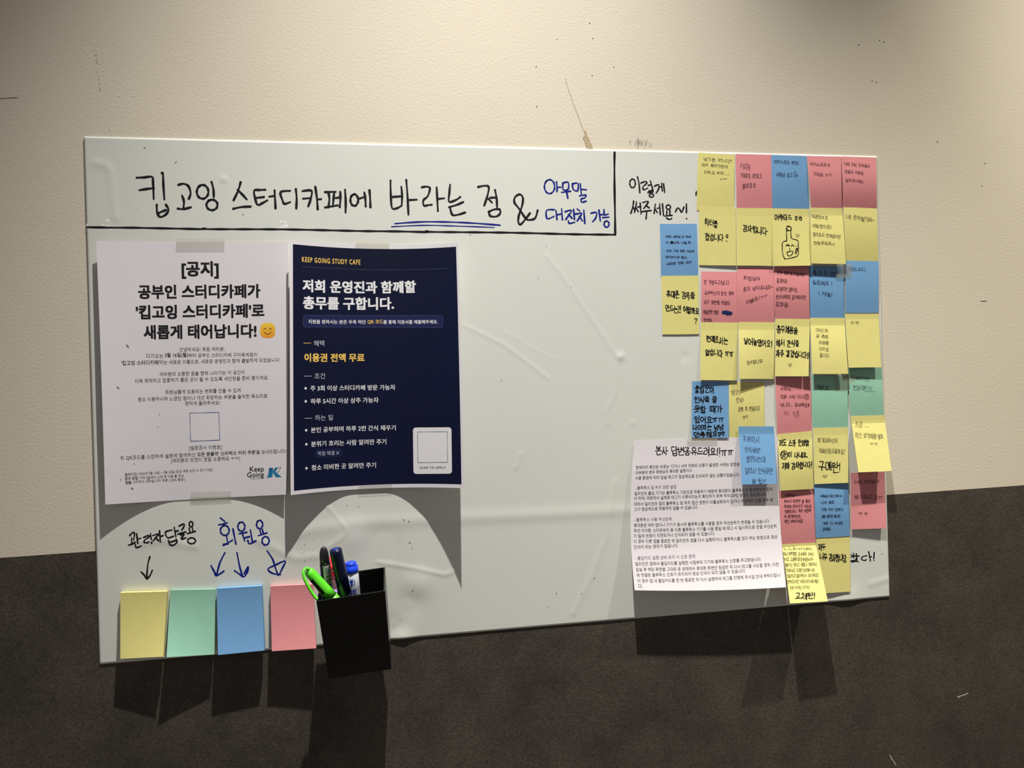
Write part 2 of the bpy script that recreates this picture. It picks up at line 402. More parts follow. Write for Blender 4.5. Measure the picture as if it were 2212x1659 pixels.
for k, (p1, p2) in {'ㄲ': 'ㄱㄱ', 'ㄸ': 'ㄷㄷ', 'ㅃ': 'ㅂㅂ', 'ㅆ': 'ㅅㅅ', 'ㅉ': 'ㅈㅈ', 'ㄳ': 'ㄱㅅ', 'ㄵ': 'ㄴㅈ', 'ㄶ': 'ㄴㅎ', 'ㄺ': 'ㄹㄱ', 'ㄻ': 'ㄹㅁ', 'ㄼ': 'ㄹㅂ', 'ㄽ': 'ㄹㅅ', 'ㄾ': 'ㄹㅌ', 'ㄿ': 'ㄹㅍ', 'ㅀ': 'ㄹㅎ', 'ㅄ': 'ㅂㅅ'}.items(): JI[k] = dbl(p1, p2)
VV = {  # upright vowels in a unit box
 'ㅏ': [[(.3, 0), (.35, 1)], [(.33, .5), (1, .46)]], 'ㅑ': [[(.3, 0), (.35, 1)], [(.33, .36), (1, .33)], [(.33, .62), (1, .6)]],
 'ㅓ': [[(.75, 0), (.78, 1)], [(.1, .5), (.76, .48)]], 'ㅕ': [[(.75, 0), (.78, 1)], [(.1, .36), (.76, .34)], [(.1, .62), (.76, .6)]],
 'ㅣ': [[(.5, 0), (.55, 1)]], 'ㅐ': [[(.2, .05), (.22, .95)], [(.2, .5), (.75, .47)], [(.78, 0), (.8, 1)]],
 'ㅔ': [[(.5, .05), (.5, .92)], [(0, .5), (.5, .48)], [(.85, 0), (.88, 1)]], 'ㅒ': [[(.2, .05), (.22, .95)], [(.2, .36), (.75, .35)], [(.2, .62), (.75, .6)], [(.78, 0), (.8, 1)]],
 'ㅖ': [[(.5, .05), (.5, .92)], [(0, .36), (.5, .35)], [(0, .62), (.5, .6)], [(.85, 0), (.88, 1)]],
}
HV = {  # lying vowels
 'ㅗ': [[(.5, 0), (.5, .75)], [(0, .82), (1, .72)]], 'ㅛ': [[(.32, 0), (.34, .75)], [(.66, 0), (.66, .75)], [(0, .85), (1, .74)]],
 'ㅜ': [[(0, .2), (1, .12)], [(.5, .2), (.5, 1)]], 'ㅠ': [[(0, .2), (1, .12)], [(.33, .2), (.28, 1)], [(.67, .2), (.68, 1)]], 'ㅡ': [[(0, .5), (1, .4)]],
}
CV = {'ㅘ': 'ㅗㅏ', 'ㅙ': 'ㅗㅐ', 'ㅚ': 'ㅗㅣ', 'ㅝ': 'ㅜㅓ', 'ㅞ': 'ㅜㅔ', 'ㅟ': 'ㅜㅣ', 'ㅢ': 'ㅡㅣ'}
INI = 'ㄱㄲㄴㄷㄸㄹㅁㅂㅃㅅㅆㅇㅈㅉㅊㅋㅌㅍㅎ'; MED = 'ㅏㅐㅑㅒㅓㅔㅕㅖㅗㅘㅙㅚㅛㅜㅝㅞㅟㅠㅡㅢㅣ'
FIN = ' ㄱㄲㄳㄴㄵㄶㄷㄹㄺㄻㄼㄽㄾㄿㅀㅁㅂㅄㅅㅆㅇㅈㅊㅋㅌㅍㅎ'
HEART = [(.5, .95), (.1, .5), (.05, .25), (.25, .08), (.5, .35), (.75, .08), (.95, .25), (.9, .5), (.5, .95)]
MISC = {'!': [[(.5, 0), (.45, .7)], [(.45, .92), (.46, .97)]], '.': [[(.4, .9), (.45, .95)]], '?': [[(.15, .2), (.5, 0), (.8, .25), (.5, .5), (.45, .68)], [(.45, .92), (.46, .97)]],
 '~': [[(0, .6), (.3, .4), (.6, .6), (1, .4)]], '♡': [HEART], '♥': [HEART, [(.3, .3), (.5, .7), (.7, .3), (.4, .4)]],
 '(': [[(.7, 0), (.35, .5), (.65, 1)]], ')': [[(.3, 0), (.65, .5), (.35, 1)]], '-': [[(.2, .55), (.8, .52)]], ',': [[(.4, .85), (.35, 1)]],
 '0': [circ(.5, .5, .3, .45)], '1': [[(.5, 0), (.48, 1)]], '2': [[(.2, .2), (.5, 0), (.75, .25), (.2, .95), (.85, .95)]], '3': [[(.2, .1), (.6, 0), (.75, .25), (.4, .45), (.8, .7), (.5, 1), (.15, .9)]],
 '4': [[(.6, 1), (.6, 0), (.15, .6), (.85, .6)]], '5': [[(.75, 0), (.3, 0), (.25, .4), (.7, .5), (.7, .9), (.2, .95)]], '6': [[(.6, 0), (.25, .6), (.5, 1), (.75, .7), (.3, .6)]],
 '7': [[(.15, .3), (.15, .05), (.8, 0), (.5, 1)]], '8': [[(.7, .15), (.4, 0), (.3, .25), (.7, .65), (.5, 1), (.25, .75), (.7, .2)]], '9': [circ(.5, .28, .25, .26), [(.74, .28), (.65, 1)]],
 '℃': [circ(.1, .12, .1, .1), [(.95, .15), (.5, .1), (.4, .6), (.9, .9)]], '●': [circ(.5, .55, .28, .28), circ(.5, .55, .12, .12)], '=': [[(.1, .4), (.9, .38)], [(.1, .62), (.9, .6)]],
}
def put(sts, x, y, w, h): return [[(x + a * w, y + b * h) for a, b in st] for st in sts]
def syl(ch):
    c = ord(ch) - 0xAC00
    if 0 <= c < 11172:
        i, m, f = INI[c // 588], MED[(c // 28) % 21], FIN[c % 28]; H = .60 if f != ' ' else 1.0; out = []
        if m in VV: out += put(JI[i], .02, .06, .5, H * .86 - .02); out += put(VV[m], .58, 0, .38, H * 1.02)
        elif m in HV: out += put(JI[i], .18, .02, .6, H * .52); out += put(HV[m], .02, H * .58, .94, H * .40)
        else:
            a, b = CV[m]; out += put(JI[i], .04, .04, .46, H * .5); out += put(HV[a], .0, H * .58, .6, H * .36); out += put(VV[b], .64, 0, .34, H)
        if f != ' ': out += put(JI[f], .16, .66, .7, .36)
        return out, 1.0
    if ch in JI: return put(JI[ch], .1, .15, .75, .75), .95
    if ch in HV: return put(HV[ch], .05, .2, .85, .7), 1.0
    if ch in MISC: return put(MISC[ch], .05, .05, .8, .95), (.6 if ch in '℃~♡♥023456789●' else .36)
    return [], .5
def smooth(st, n=4):
    if len(st) < 3: return st
    out = []; L = len(st)
    for i in range(L - 1):
        p0 = st[max(0, i - 1)]; p1 = st[i]; p2 = st[i + 1]; p3 = st[min(L - 1, i + 2)]
        for k in range(n):
            t = k / n; out.append(tuple(.5 * (2 * p1[j] + (p2[j] - p0[j]) * t + (2 * p0[j] - 5 * p1[j] + 4 * p2[j] - p3[j]) * t * t + (3 * p1[j] - p0[j] - 3 * p2[j] + p3[j]) * t ** 3) for j in (0, 1)))
    out.append(st[-1]); return out
def ribbon(V, Fc, surf, pts, w, eps, rnd, vary=.18):
    """pts in photo pixels"""
    if len(pts) < 2: return
    eps += .000003 * rnd.randrange(14)
    q = [pts[0]]
    for p in pts[1:]:
        if math.hypot(p[0] - q[-1][0], p[1] - q[-1][1]) > .15: q.append(p)
    if len(q) < 2: q.append((q[0][0] + .3, q[0][1]))
    # subdivide long straight runs
    d = [q[0]]
    for p in q[1:]:
        L = math.hypot(p[0] - d[-1][0], p[1] - d[-1][1]); n = max(1, int(L / 7)); s = d[-1]
        for k in range(1, n + 1): d.append((s[0] + (p[0] - s[0]) * k / n, s[1] + (p[1] - s[1]) * k / n))
    q = d; n = len(q); o = len(V); ph = rnd.uniform(0, 6)
    tx, ty = q[1][0] - q[0][0], q[1][1] - q[0][1]; L = math.hypot(tx, ty); tx /= L; ty /= L
    rows = []
    for k in range(n):
        a = q[max(0, k - 1)]; b = q[min(n - 1, k + 1)]; dx, dy = b[0] - a[0], b[1] - a[1]; L = math.hypot(dx, dy) or 1; dx /= L; dy /= L
        ww = w * .5 * (1 + vary * math.sin(ph + k * .9)); rows.append((q[k], dx, dy, ww))
    p, dx, dy, ww = rows[0]; p2, dx2, dy2, ww2 = rows[-1]
    seq = [((p[0] - dx * ww, p[1] - dy * ww), dx, dy, ww * .45), ((p[0] - dx * ww * .6, p[1] - dy * ww * .6), dx, dy, ww * .85)] + rows + \
          [((p2[0] + dx2 * ww2 * .6, p2[1] + dy2 * ww2 * .6), dx2, dy2, ww2 * .85), ((p2[0] + dx2 * ww2, p2[1] + dy2 * ww2), dx2, dy2, ww2 * .45)]
    for p, dx, dy, ww in seq:
        V.append(surf.at(p[0] - dy * ww, p[1] + dx * ww, eps)); V.append(surf.at(p[0] + dy * ww, p[1] - dx * ww, eps))
    for k in range(len(seq) - 1):
        a = o + 2 * k; Fc.append((a, a + 2, a + 3, a + 1))
def write(name, surf, lines, w, m, parent, seed=1, label=None, jit=.05, eps=.00006, slant=0.0, extra=()):
    """lines: (zoom, text, x0, y0, x1, y1, height) with y at mid height; extra: (zoom, stroke)"""
    rnd = random.Random(seed); V, Fc = [], []
    for z, text, x0, y0, x1, y1, H in lines:
        cs = [syl(c) for c in text]; tot = sum(c[1] for c in cs); cx = 0
        for (sts, adv), ch in zip(cs, text):
            dy = rnd.uniform(-.06, .06); sx = rnd.uniform(.9, 1.04); sy = rnd.uniform(.88, 1.06)
            for st in sts:
                jx, jy = rnd.uniform(-jit, jit) * .6, rnd.uniform(-jit, jit) * .6; pts = []
                for a, b in smooth([(a + rnd.uniform(-jit, jit) * .5, b + rnd.uniform(-jit, jit) * .5) for a, b in st]):
                    a = (a + jx) * sx; b = (b + jy) * sy
                    t = (cx + a * adv * (1.0 if adv > .9 else 1)) / tot
                    X = x0 + (x1 - x0) * t; Y = y0 + (y1 - y0) * t + (b - .5 + dy) * H; X -= slant * (b - .5) * H
                    pts.append(z(X, Y))
                ribbon(V, Fc, surf, pts, w, eps, rnd)
            cx += adv
    for e in extra:
        ribbon(V, Fc, surf, [e[0](*p) for p in smooth(e[1])], e[2] if len(e) > 2 else w, eps, rnd)
    ob = mesh_obj(name, V, Fc, m, parent)
    if label: ob['label'] = label
    return ob

ink_black = mat('black marker ink', (.006, .006, .008), rough=.5, spec=.3)
ink_blue = mat('blue marker ink', lin((10, 30, 130)), rough=.5, spec=.3)
ZA = Z(170, 280, 3.3515); ZB = Z(800, 280, 2.989); ZC = Z(180, 1100, 4.254); ZH = Z(1660, 1010, 5.186)
c = circ
head = [[(420, 348), (470, 346), (530, 342), (538, 380), (543, 502)], [(440, 438), (490, 430), (545, 423)], [(602, 315), (610, 318), (613, 400), (620, 505)],
  [(565, 545), (568, 600), (590, 632), (630, 615), (650, 580), (632, 545)], [(575, 605), (605, 592), (632, 582)],
  [(722, 400), (760, 392), (795, 410), (810, 460), (798, 500)], [(748, 478), (762, 520), (758, 570)], [(718, 572), (760, 575), (812, 562)],
  c(897, 450, 42, 50), [(962, 380), (975, 430), (978, 487)], c(965, 545, 40, 38),
  [(1172, 382), (1155, 440), (1122, 510)], [(1150, 435), (1185, 470), (1217, 505)], [(1120, 573), (1180, 560), (1245, 557)],
  [(1350, 435), (1310, 437), (1270, 442), (1278, 500), (1295, 545), (1330, 532), (1365, 512)], [(1275, 495), (1340, 488)], [(1380, 485), (1415, 480)], [(1418, 440), (1425, 568)],
  [(1530, 443), (1462, 452), (1475, 510), (1490, 537), (1530, 525)], [(1572, 432), (1578, 500), (1575, 570)],
  [(1620, 445), (1685, 442), (1680, 500), (1662, 555)], [(1625, 500), (1680, 495)], [(1713, 415), (1725, 500), (1730, 575)], [(1728, 505), (1755, 503)],
  [(1785, 452), (1860, 450)], [(1808, 458), (1815, 500), (1808, 560)], [(1850, 455), (1845, 500), (1840, 555)], [(1785, 563), (1875, 548)], [(1862, 495), (1895, 490)], [(1893, 450), (1895, 500), (1890, 560)], [(1928, 435), (1933, 520), (1932, 600)],
  c(1995, 510, 28, 42), [(2030, 500), (2060, 490)], [(2068, 455), (2075, 500), (2078, 555)], [(2105, 440), (2110, 500), (2112, 560)]]
head2 = [[(130, 328), (132, 420), (140, 505), (170, 508), (200, 492)], [(200, 368), (205, 430), (202, 492)], [(140, 435), (205, 430)], [(232, 325), (240, 430), (246, 548)], [(242, 455), (300, 452)],
  [(333, 372), (365, 368), (385, 380), (370, 430), (343, 455), (345, 490), (370, 488), (395, 485)], [(428, 372), (432, 450), (436, 525)], [(434, 448), (477, 443)],
  [(515, 355), (510, 410), (508, 465), (550, 455), (580, 435)], [(510, 500), (560, 485), (600, 467)], [(515, 505), (530, 550), (570, 548), (612, 535)],
  [(697, 370), (740, 362), (765, 372), (755, 430), (735, 490)], [(755, 440), (785, 470)], [(775, 440), (815, 438)], [(805, 390), (815, 440), (818, 498)],
  [(765, 530), (775, 558), (815, 560), (838, 540), (835, 515), (800, 515), (765, 530)],
  [(1080, 522), (1065, 570), (1035, 582), (1005, 575), (960, 510), (930, 470), (935, 435), (965, 418), (985, 440), (980, 490), (960, 550), (955, 595), (970, 612), (1000, 580), (1030, 540)]]
for i0, i1, lab in ((0, 11, 'black marker word 킵고잉'), (11, 36, 'black marker word 스터디카페에')):
    write('handwritten_word', BS, [], 5.0, ink_black, board, 1 + i0, lab, extra=[(ZA, q_) for q_ in head[i0:i1]])
for i0, i1, lab in ((0, 11, 'black marker word 바라는, underlined twice in blue'), (11, 16, 'black marker word 점'), (16, 17, 'black marker ampersand')):
    write('handwritten_word', BS, [], 4.6, ink_black, board, 1 + i0, lab, extra=[(ZB, q_) for q_ in head2[i0:i1]])
rule = [ZA(x, y) for x, y in [(22, 703), (60, 706), (230, 709), (400, 710), (650, 715), (900, 720), (915, 716), (940, 720), (1500, 722), (2000, 733)]] + [ZB(x, y) for x, y in [(0, 655), (200, 657), (360, 661), (375, 656), (395, 660), (900, 665), (1300, 675), (1578, 678)]]
rule = [p for p in rule if p[0] > 183]
write('ruled_line', BS, [], 4.4, ink_black, board, 2, 'black ruled line under the heading', extra=[(Z0, rule), (ZB, [(1581, 678), (1580, 560), (1577, 400), (1576, 250), (1577, 148)], 4.6)])
blue = [c(1157, 368, 33, 45), [(1202, 338), (1205, 370), (1205, 400)], [(1205, 372), (1230, 372)], [(1243, 345), (1277, 340), (1277, 385), (1245, 387), (1243, 345)], [(1235, 405), (1292, 398)], [(1268, 403), (1275, 442)],
  [(1305, 350), (1340, 348), (1338, 395), (1310, 385), (1305, 350)], [(1355, 350), (1362, 415)], [(1362, 385), (1395, 388)], [(1350, 428), (1390, 422), (1385, 440), (1362, 448), (1365, 468), (1393, 462)],
  [(1185, 517), (1138, 522), (1142, 575), (1185, 560)], [(1198, 520), (1205, 580)], [(1205, 550), (1230, 545)], [(1235, 512), (1240, 582)],
  [(1258, 530), (1300, 522), (1262, 580)], [(1280, 548), (1302, 572)], [(1312, 515), (1318, 580)], [(1318, 545), (1342, 543)], [(1278, 588), (1285, 605), (1320, 598)],
  [(1335, 512), (1352, 525)], [(1328, 545), (1365, 540), (1335, 590)], [(1350, 560), (1370, 590)], [(1378, 520), (1385, 605)],
  [(1425, 540), (1460, 535), (1455, 570), (1435, 595)], [(1476, 520), (1485, 590)], [(1483, 550), (1505, 548)],
  [(1508, 515), (1512, 550), (1535, 545)], [(1500, 568), (1540, 565)], c(1525, 610, 16, 20)]
write('blue_handwriting', BS, [], 3.6, ink_blue, board, 3, 'blue marker words 아무말 대잔치 가능', extra=[(ZB, s) for s in blue])
write('blue_underline', BS, [], 3.6, ink_blue, board, 3, 'double blue underline', extra=[(ZB, [(160, 607), (350, 595), (600, 600), (838, 617)], 3.6), (ZB, [(138, 627), (350, 618), (600, 624), (800, 632)], 2.6)])
side = [c(1693, 347, 18, 28), [(1725, 305), (1735, 350), (1740, 408)], [(1747, 345), (1775, 335), (1785, 345), (1760, 370), (1765, 388), (1790, 378)], [(1795, 360), (1815, 355)], [(1808, 330), (1825, 395)],
  [(1797, 397), (1818, 393)], [(1792, 407), (1825, 403)], c(1815, 425, 14, 11), [(1835, 365), (1862, 355), (1860, 385), (1845, 410)], [(1865, 370), (1878, 370)], [(1880, 345), (1885, 395)], [(1893, 350), (1900, 405)],
  [(1700, 462), (1694, 500), (1682, 540)], [(1697, 500), (1710, 525)], [(1718, 465), (1714, 500), (1704, 535)], [(1716, 505), (1730, 530)], [(1728, 500), (1745, 497)], [(1742, 475), (1748, 545)],
  [(1760, 470), (1795, 465), (1765, 510)], [(1780, 490), (1800, 505)], [(1752, 530), (1812, 522)], [(1785, 530), (1780, 575)],
  [(1840, 480), (1832, 540)], [(1838, 510), (1852, 535)], [(1852, 508), (1866, 505)], [(1868, 480), (1872, 548)], [(1886, 480), (1893, 555)],
  c(1924, 500, 14, 14), [(1915, 525), (1913, 550)], [(1934, 522), (1934, 550)], [(1900, 558), (1948, 553)], [(1970, 530), (1985, 505), (2000, 518), (2010, 535), (2025, 500)], [(2041, 480), (2041, 535)], [(2041, 574), (2043, 577)],
  [(2103, 425), (2105, 405), (2118, 395)], [(1912, 570), (1930, 580), (1945, 574)]]
write('side_handwriting', BS, [], 3.2, ink_black, board, 4, 'black marker words 이렇게 써주세요~! beside the notes', extra=[(ZB, s) for s in side])
cap = [[(428, 240), (455, 213), (470, 225), (462, 280)], [(443, 262), (447, 318)], [(415, 330), (450, 318), (478, 300)], [(490, 225), (500, 310)], [(498, 275), (528, 266)], [(475, 318), (487, 352), (532, 338)],
  [(555, 260), (598, 240), (603, 255), (565, 283), (560, 305), (585, 308), (602, 300)], [(618, 225), (628, 312)], [(640, 242), (690, 228), (640, 292)], [(663, 262), (690, 288)], [(700, 200), (708, 302)], [(705, 252), (732, 243)],
  [(815, 190), (755, 210), (775, 262), (828, 248)], [(835, 165), (850, 250)], [(842, 205), (870, 198)], [(782, 285), (795, 325), (830, 330), (860, 302), (852, 272)], [(790, 305), (852, 286)],
  [(880, 155), (925, 135), (922, 165), (903, 192)], [(872, 228), (942, 208)], [(893, 240), (925, 230), (915, 252), (900, 262), (905, 275), (945, 262)],
  c(990, 137, 17, 24), [(972, 172), (980, 212)], [(1000, 165), (1008, 200)], [(955, 225), (1028, 203)], c(995, 290, 36, 27),
  [(611, 438), (592, 510), (582, 640)], [(530, 575), (560, 605), (582, 640), (612, 610), (633, 562)]]
write('black_caption', BS, [], 3.5, ink_black, board, 5, 'black marker caption 관리자답글용', extra=[(ZC, s) for s in cap[:-2]])
write('drawn_arrow', BS, [], 3.5, ink_black, board, 5, 'black arrow', extra=[(ZC, s) for s in cap[-2:]])
cap2 = [[(1260, 80), (1300, 112)], [(1245, 143), (1285, 136), (1322, 125)], c(1300, 195, 40, 45), [(1315, 240), (1325, 295)], [(1285, 332), (1325, 312), (1368, 285)], [(1290, 322), (1330, 318)], [(1375, 180), (1388, 250), (1402, 318)],
  c(1452, 160, 32, 42), [(1432, 225), (1500, 212)], [(1463, 228), (1482, 292)], [(1488, 262), (1525, 252)], [(1535, 190), (1552, 292)], [(1512, 288), (1528, 318), (1585, 290)],
  c(1620, 140, 28, 38), [(1622, 190), (1635, 230)], [(1645, 185), (1655, 222)], [(1608, 243), (1685, 218)], c(1675, 290, 33, 38),
  [(1300, 400), (1252, 500), (1225, 610)], [(1175, 520), (1205, 580), (1225, 612), (1290, 570)], [(1185, 540), (1225, 600), (1270, 585)],
  [(1412, 400), (1440, 540), (1465, 615)], [(1390, 565), (1440, 600), (1475, 620), (1508, 575), (1515, 525), (1480, 590)],
  [(1690, 385), (1740, 460), (1765, 540), (1790, 605)], [(1810, 600), (1740, 590), (1697, 550), (1760, 515), (1855, 475), (1830, 540), (1802, 600)]]
write('blue_caption', BS, [], 3.7, ink_blue, board, 6, 'blue marker caption 회원용', extra=[(ZC, s) for s in cap2[:-7]])
for i0, i1 in ((-7, -4), (-4, -2), (-2, None)): write('drawn_arrow', BS, [], 3.7, ink_blue, board, 6, 'blue arrow', extra=[(ZC, s) for s in cap2[i0:i1]])
write('cut_off_words', BS, [], 2.6, ink_black, board, 7, 'black marker ending 난다! half under the notes', extra=[(ZH, s) for s in
  [[(953, 958), (955, 1010)], [(925, 1003), (975, 988), (1020, 993)], [(925, 975), (955, 1000)], [(925, 1045), (975, 1035), (985, 1010)], [(930, 1060), (975, 1050), (1005, 1055)], [(985, 965), (992, 1050)],
   [(1100, 988), (1055, 998), (1045, 1030), (1080, 1040), (1098, 1028)], [(1122, 942), (1135, 1000), (1140, 1045)], [(1130, 1003), (1152, 998)], [(1185, 950), (1180, 1018)], [(1181, 1038), (1184, 1041)]]])
# debris on the board
vs, fs = [], []
def spk(px, py, rx, ry, a, k=.72, th=.0003): 
    X, Y = wall_pt(px, py, BT); flake(vs, fs, px, py, rx * k, ry * k, a, board_h(X, Y) - .0001, rnd, th=th, jit=.2)
for q in ((313, 319, 4, 1, -.2), (380, 350, 4.5, 1, -.8), (525, 463, 3, .9, .5), (1016, 507, 1.8, 1.6, 0), (872, 1123, 3.4, 1, .8), (883, 1126, 2, 1.6, 0), (885, 1172, 3, 1, .7), (890, 1184, 2, .8, .8),
          (750, 1092, 1.6, .7, .6), (775, 1094, 1.6, .8, .7), (891, 1276, 1.8, 1.2, .7), (1202, 1282, 1, 3.2, 0), (1257, 1282, 1, 2, 0), (1284, 1249, 1, 2.5, 0), (1183, 1312, .9, 1.8, 0), (1180, 532, 1, 1.2, 0), (1163, 601, 1, 1, 0),
          (1233, 621, 1, 1, 0), (1083, 822, .8, 3, .1), (1841, 1160, 1, 1, 0), (1905, 1196, 2, .7, .6), (1890, 1110, 1.2, 1, 0), (865, 1340, 1, 1, 0), (640, 1165, .8, .8, 0), (427, 1141, 1, .8, 0)): spk(*q)
for k in range(26): spk(664 + rnd.gauss(0, 9), 1180 + rnd.gauss(0, 14), rnd.uniform(.4, 1.1), .6, rnd.random() * 3)
s = mesh_obj('debris_speck', vs, fs, mat('brown debris', lin((120, 98, 64)), rough=.8), board, kind='stuff'); s['label'] = 'brown specks stuck to the board'
vs, fs = [], []
for q in ((233, 477, 5, 2.2, .5), (222, 486, 5, 1.4, .3), (232, 490, 5, 2.4, -.6), (240, 497, 3, 1.5, .4), (188, 487, 1.4, 4, 0), (608, 479, 4.5, 1.8, -.2), (616, 489, 6, 3, -.3), (606, 491, 4, 1.2, -.1), (617, 482, 1.6, 4, .1),
          (239, 453, 1.3, 1.2, 0), (276, 457, 1.4, 1.2, 0), (307, 455, 3, .9, -1), (250, 513, 1.2, 1, 0), (375, 1083, 2, 1, -.8)): spk(*q, 1.1, .00018)
s = mesh_obj('rubbed_patch', vs, fs, mat('bright rubbed film', lin((250, 250, 246)), rough=.25, spec=.6), board, kind='stuff'); s['label'] = 'bright patches where the ink line has rubbed off'

# ------------------------------------------------------------------ papers
H0 = BT + .0004
tape_m = mat('frosted adhesive tape', lin((190, 188, 168)), rough=.4, spec=.3, alpha=.20)
def tape(surf_or_h, corners, label):
    hf = surf_or_h if callable(surf_or_h) else (lambda u, v: surf_or_h)
    p = Paper(*corners, hf, th=.00008); o = p.mesh('tape_strip', tape_m, 10, 6)
    return tag(o, label, 'tape', 'strips of clear tape on the board')
paper_m = mat('white printer paper', lin((226, 222, 226)), rough=.85, spec=.2, noise=.01, nscale=30, bump=.00006, bscale=60)
toner = mat('black toner', (.012, .011, .012), rough=.6, spec=.2)
# --- white notice, taped at the middle of its top and bottom edges, both sides curling away
def h_notice(u, v):
    d = max(0, abs(u - .52) - .13) / .39
    return H0 + .0092 * d ** 1.7 * (1.0 if u < .5 else .85) * (.82 + .3 * v) + .0012 * math.sin(math.pi * v) 
NT = Paper((208, 520.2), (622.9, 522.9), (617.7, 1068.5), (227.4, 1090), h_notice, top=(0, 1.5), bot=(0, -1), left=(1, 0), right=(2, 0))
z1 = Z(180, 500, 4.809); z2 = Z(180, 830, 4.809)
notice = NT.mesh('paper_notice', paper_m, 64, 24)
tag(notice, 'white printed notice sheet with bold black heading, smiling face and empty code frame', 'notice')
B = {'bold': .046, 'res': 3}; b2 = {'bold': .014}
print_lines('heading_line', NT, [(z1, '[공지]', 1022, 492, 1408, 490, B), (z1, '공부인 스터디카페가', 572, 702, 1840, 690, B), (z1, "'킵고잉 스터디카페'로", 548, 915, 1882, 893, B), (z1, '새롭게 태어납니다!', 628, 1122, 1800, 1104, B)], toner, notice, 'bold black heading')
K = {'ky': 1.08}
KB = {'ky': 1.08, 'bold': .016}
print_text('body_print', NT, [
 (z1, '안녕하세요! 회원 여러분,', 1000, 1252, 1468, 1244, K), (z1, '다가오는', 655, 1318, 832, 1316, K), (z1, '3월 16일(월)', 846, 1316, 1088, 1312, KB), (z1, '부터 공부인 스터디카페 구미옥계점이', 1092, 1310, 1805, 1302, K),
 (z1, "'킵고잉 스터디카페'", 395, 1392, 792, 1385, KB), (z1, '라는 새로운 이름으로, 새로운 운영진과 함께 출발하게 되었습니다.', 794, 1384, 2045, 1357, K),
 (z1, '여러분의 소중한 꿈을 향해 나아가는 이 공간이', 795, 1507, 1675, 1484, K), (z1, '더욱 쾌적하고 집중하기 좋은 곳이 될 수 있도록 새단장을 준비 중이에요.', 540, 1577, 1925, 1540, K),
 (z2, '회원님들께 도움되는 변화를 만들 수 있게', 853, 105, 1635, 85, K), (z2, '평소 이용하시며 느꼈던 점이나 개선 희망하는 부분을 솔직한 목소리로', 568, 182, 1912, 142, K), (z2, '편하게 들려주세요!', 1058, 224, 1420, 214, K),
 (z2, '[설문조사 이벤트]', 1098, 694, 1440, 682, K), (z2, '위 QR코드를 스캔하여 설문에 참여하신', 385, 794, 1165, 758, K), (z2, "모든 분들께 '스타벅스 커피 쿠폰'", 1182, 752, 1795, 728, KB), (z2, '을 보내드립니다!', 1797, 728, 2105, 716, K),
 (z2, '(여러분의 의견이 정말 소중해요 ㅠㅠ)', 912, 826, 1628, 796, K),
 (z2, '참여기간:', 432, 958, 565, 950, KB), (z2, '2026년 3월 16일 ~ 3월 22일 (또는 쿠폰 소진 시 조기 마감)', 575, 950, 1345, 908, K),
 (z2, '참여 방법:', 432, 999, 575, 990, KB), (z2, '아래 QR코드 스캔 후 구글 폼 작성', 587, 990, 1040, 968, K), (z2, '경품:', 435, 1042, 505, 1036, KB), (z2, '스타벅스 모바일 커피 쿠폰 (100% 증정!)', 518, 1036, 1058, 1010, K),
 (z2, 'STUDY CAFE', 1738, 988, 1840, 985)], toner, notice)
print_lines('logo_lettering', NT, [(z2, 'Keep', 1728, 926, 1876, 922, {'bold': .012}), (z2, 'Going', 1700, 986, 1876, 980, {'bold': .012})], toner, notice, 'Keep Going lettering')
teal = mat('blue logo print', lin((28, 120, 165)), rough=.6)
def zp(z, pts): return [z(x, y) for x, y in pts]
shape('logo_emblem', NT, [zp(z2, [(1930, 868), (1970, 866), (1965, 965), (1915, 968)]), zp(z2, [(1992, 866), (2028, 864), (1985, 915), (1962, 915)]), zp(z2, [(1965, 912), (1990, 908), (2025, 935), (2062, 965), (2000, 966)]), zp(z2, [(1895, 972), (1925, 950), (1960, 945), (1960, 966)])], teal, notice)
write('logo_outline', NT, [], .7, toner, notice, 9, extra=[(z2, c(1943, 888, 10, 9)), (z2, c(1962, 886, 9, 9)), (z2, [(2030, 866), (2052, 864), (2020, 915), (2004, 902)])])
blueln = mat('blue print line', lin((40, 84, 130)), rough=.6)
q = [(1105, 300), (1407, 292), (1418, 580), (1115, 592), (1105, 300)]
write('code_frame', NT, [], 1.1, blueln, notice, 8, 'thin blue square frame', extra=[(z2, [q[i], q[i + 1]]) for i in range(4)], jit=0)
# smiling face
fx = z1(1915, 1028)
def squircle(cx, cy, r): return [(cx + r * (abs(math.cos(t)) ** .74) * (1 if math.cos(t) > 0 else -1), cy + r * (abs(math.sin(t)) ** .74) * (1 if math.sin(t) > 0 else -1)) for t in [2 * math.pi * k / 24 for k in range(24)]]
emoji_m = bpy.data.materials.new('yellow printed face'); emoji_m.use_nodes = True
nt = emoji_m.node_tree; tc = nt.nodes.new('ShaderNodeTexCoord'); sx = nt.nodes.new('ShaderNodeSeparateXYZ'); rp = nt.nodes.new('ShaderNodeValToRGB')
nt.links.new(tc.outputs['Generated'], sx.inputs[0]); nt.links.new(sx.outputs['Z'], rp.inputs['Fac']); nt.links.new(rp.outputs['Color'], nt.nodes['Principled BSDF'].inputs['Base Color'])
rp.color_ramp.elements[0].color = (*lin((240, 150, 40)), 1); rp.color_ramp.elements[1].color = (*lin((250, 212, 70)), 1)
shape('smiling_face', NT, [squircle(fx[0], fx[1], 16.6)], emoji_m, notice)['label'] = 'yellow smiling face'
write('face_features', NT, [], 1.1, mat('brown print', lin((110, 60, 25)), rough=.7), notice, 8, eps=.00012, extra=[(z1, [(1873, 1018), (1886, 1003), (1900, 1018)]), (z1, [(1930, 1018), (1944, 1003), (1958, 1018)]), (z1, [(1882, 1045), (1898, 1062), (1918, 1066), (1938, 1058), (1950, 1042)])])
vs, fs = [], []
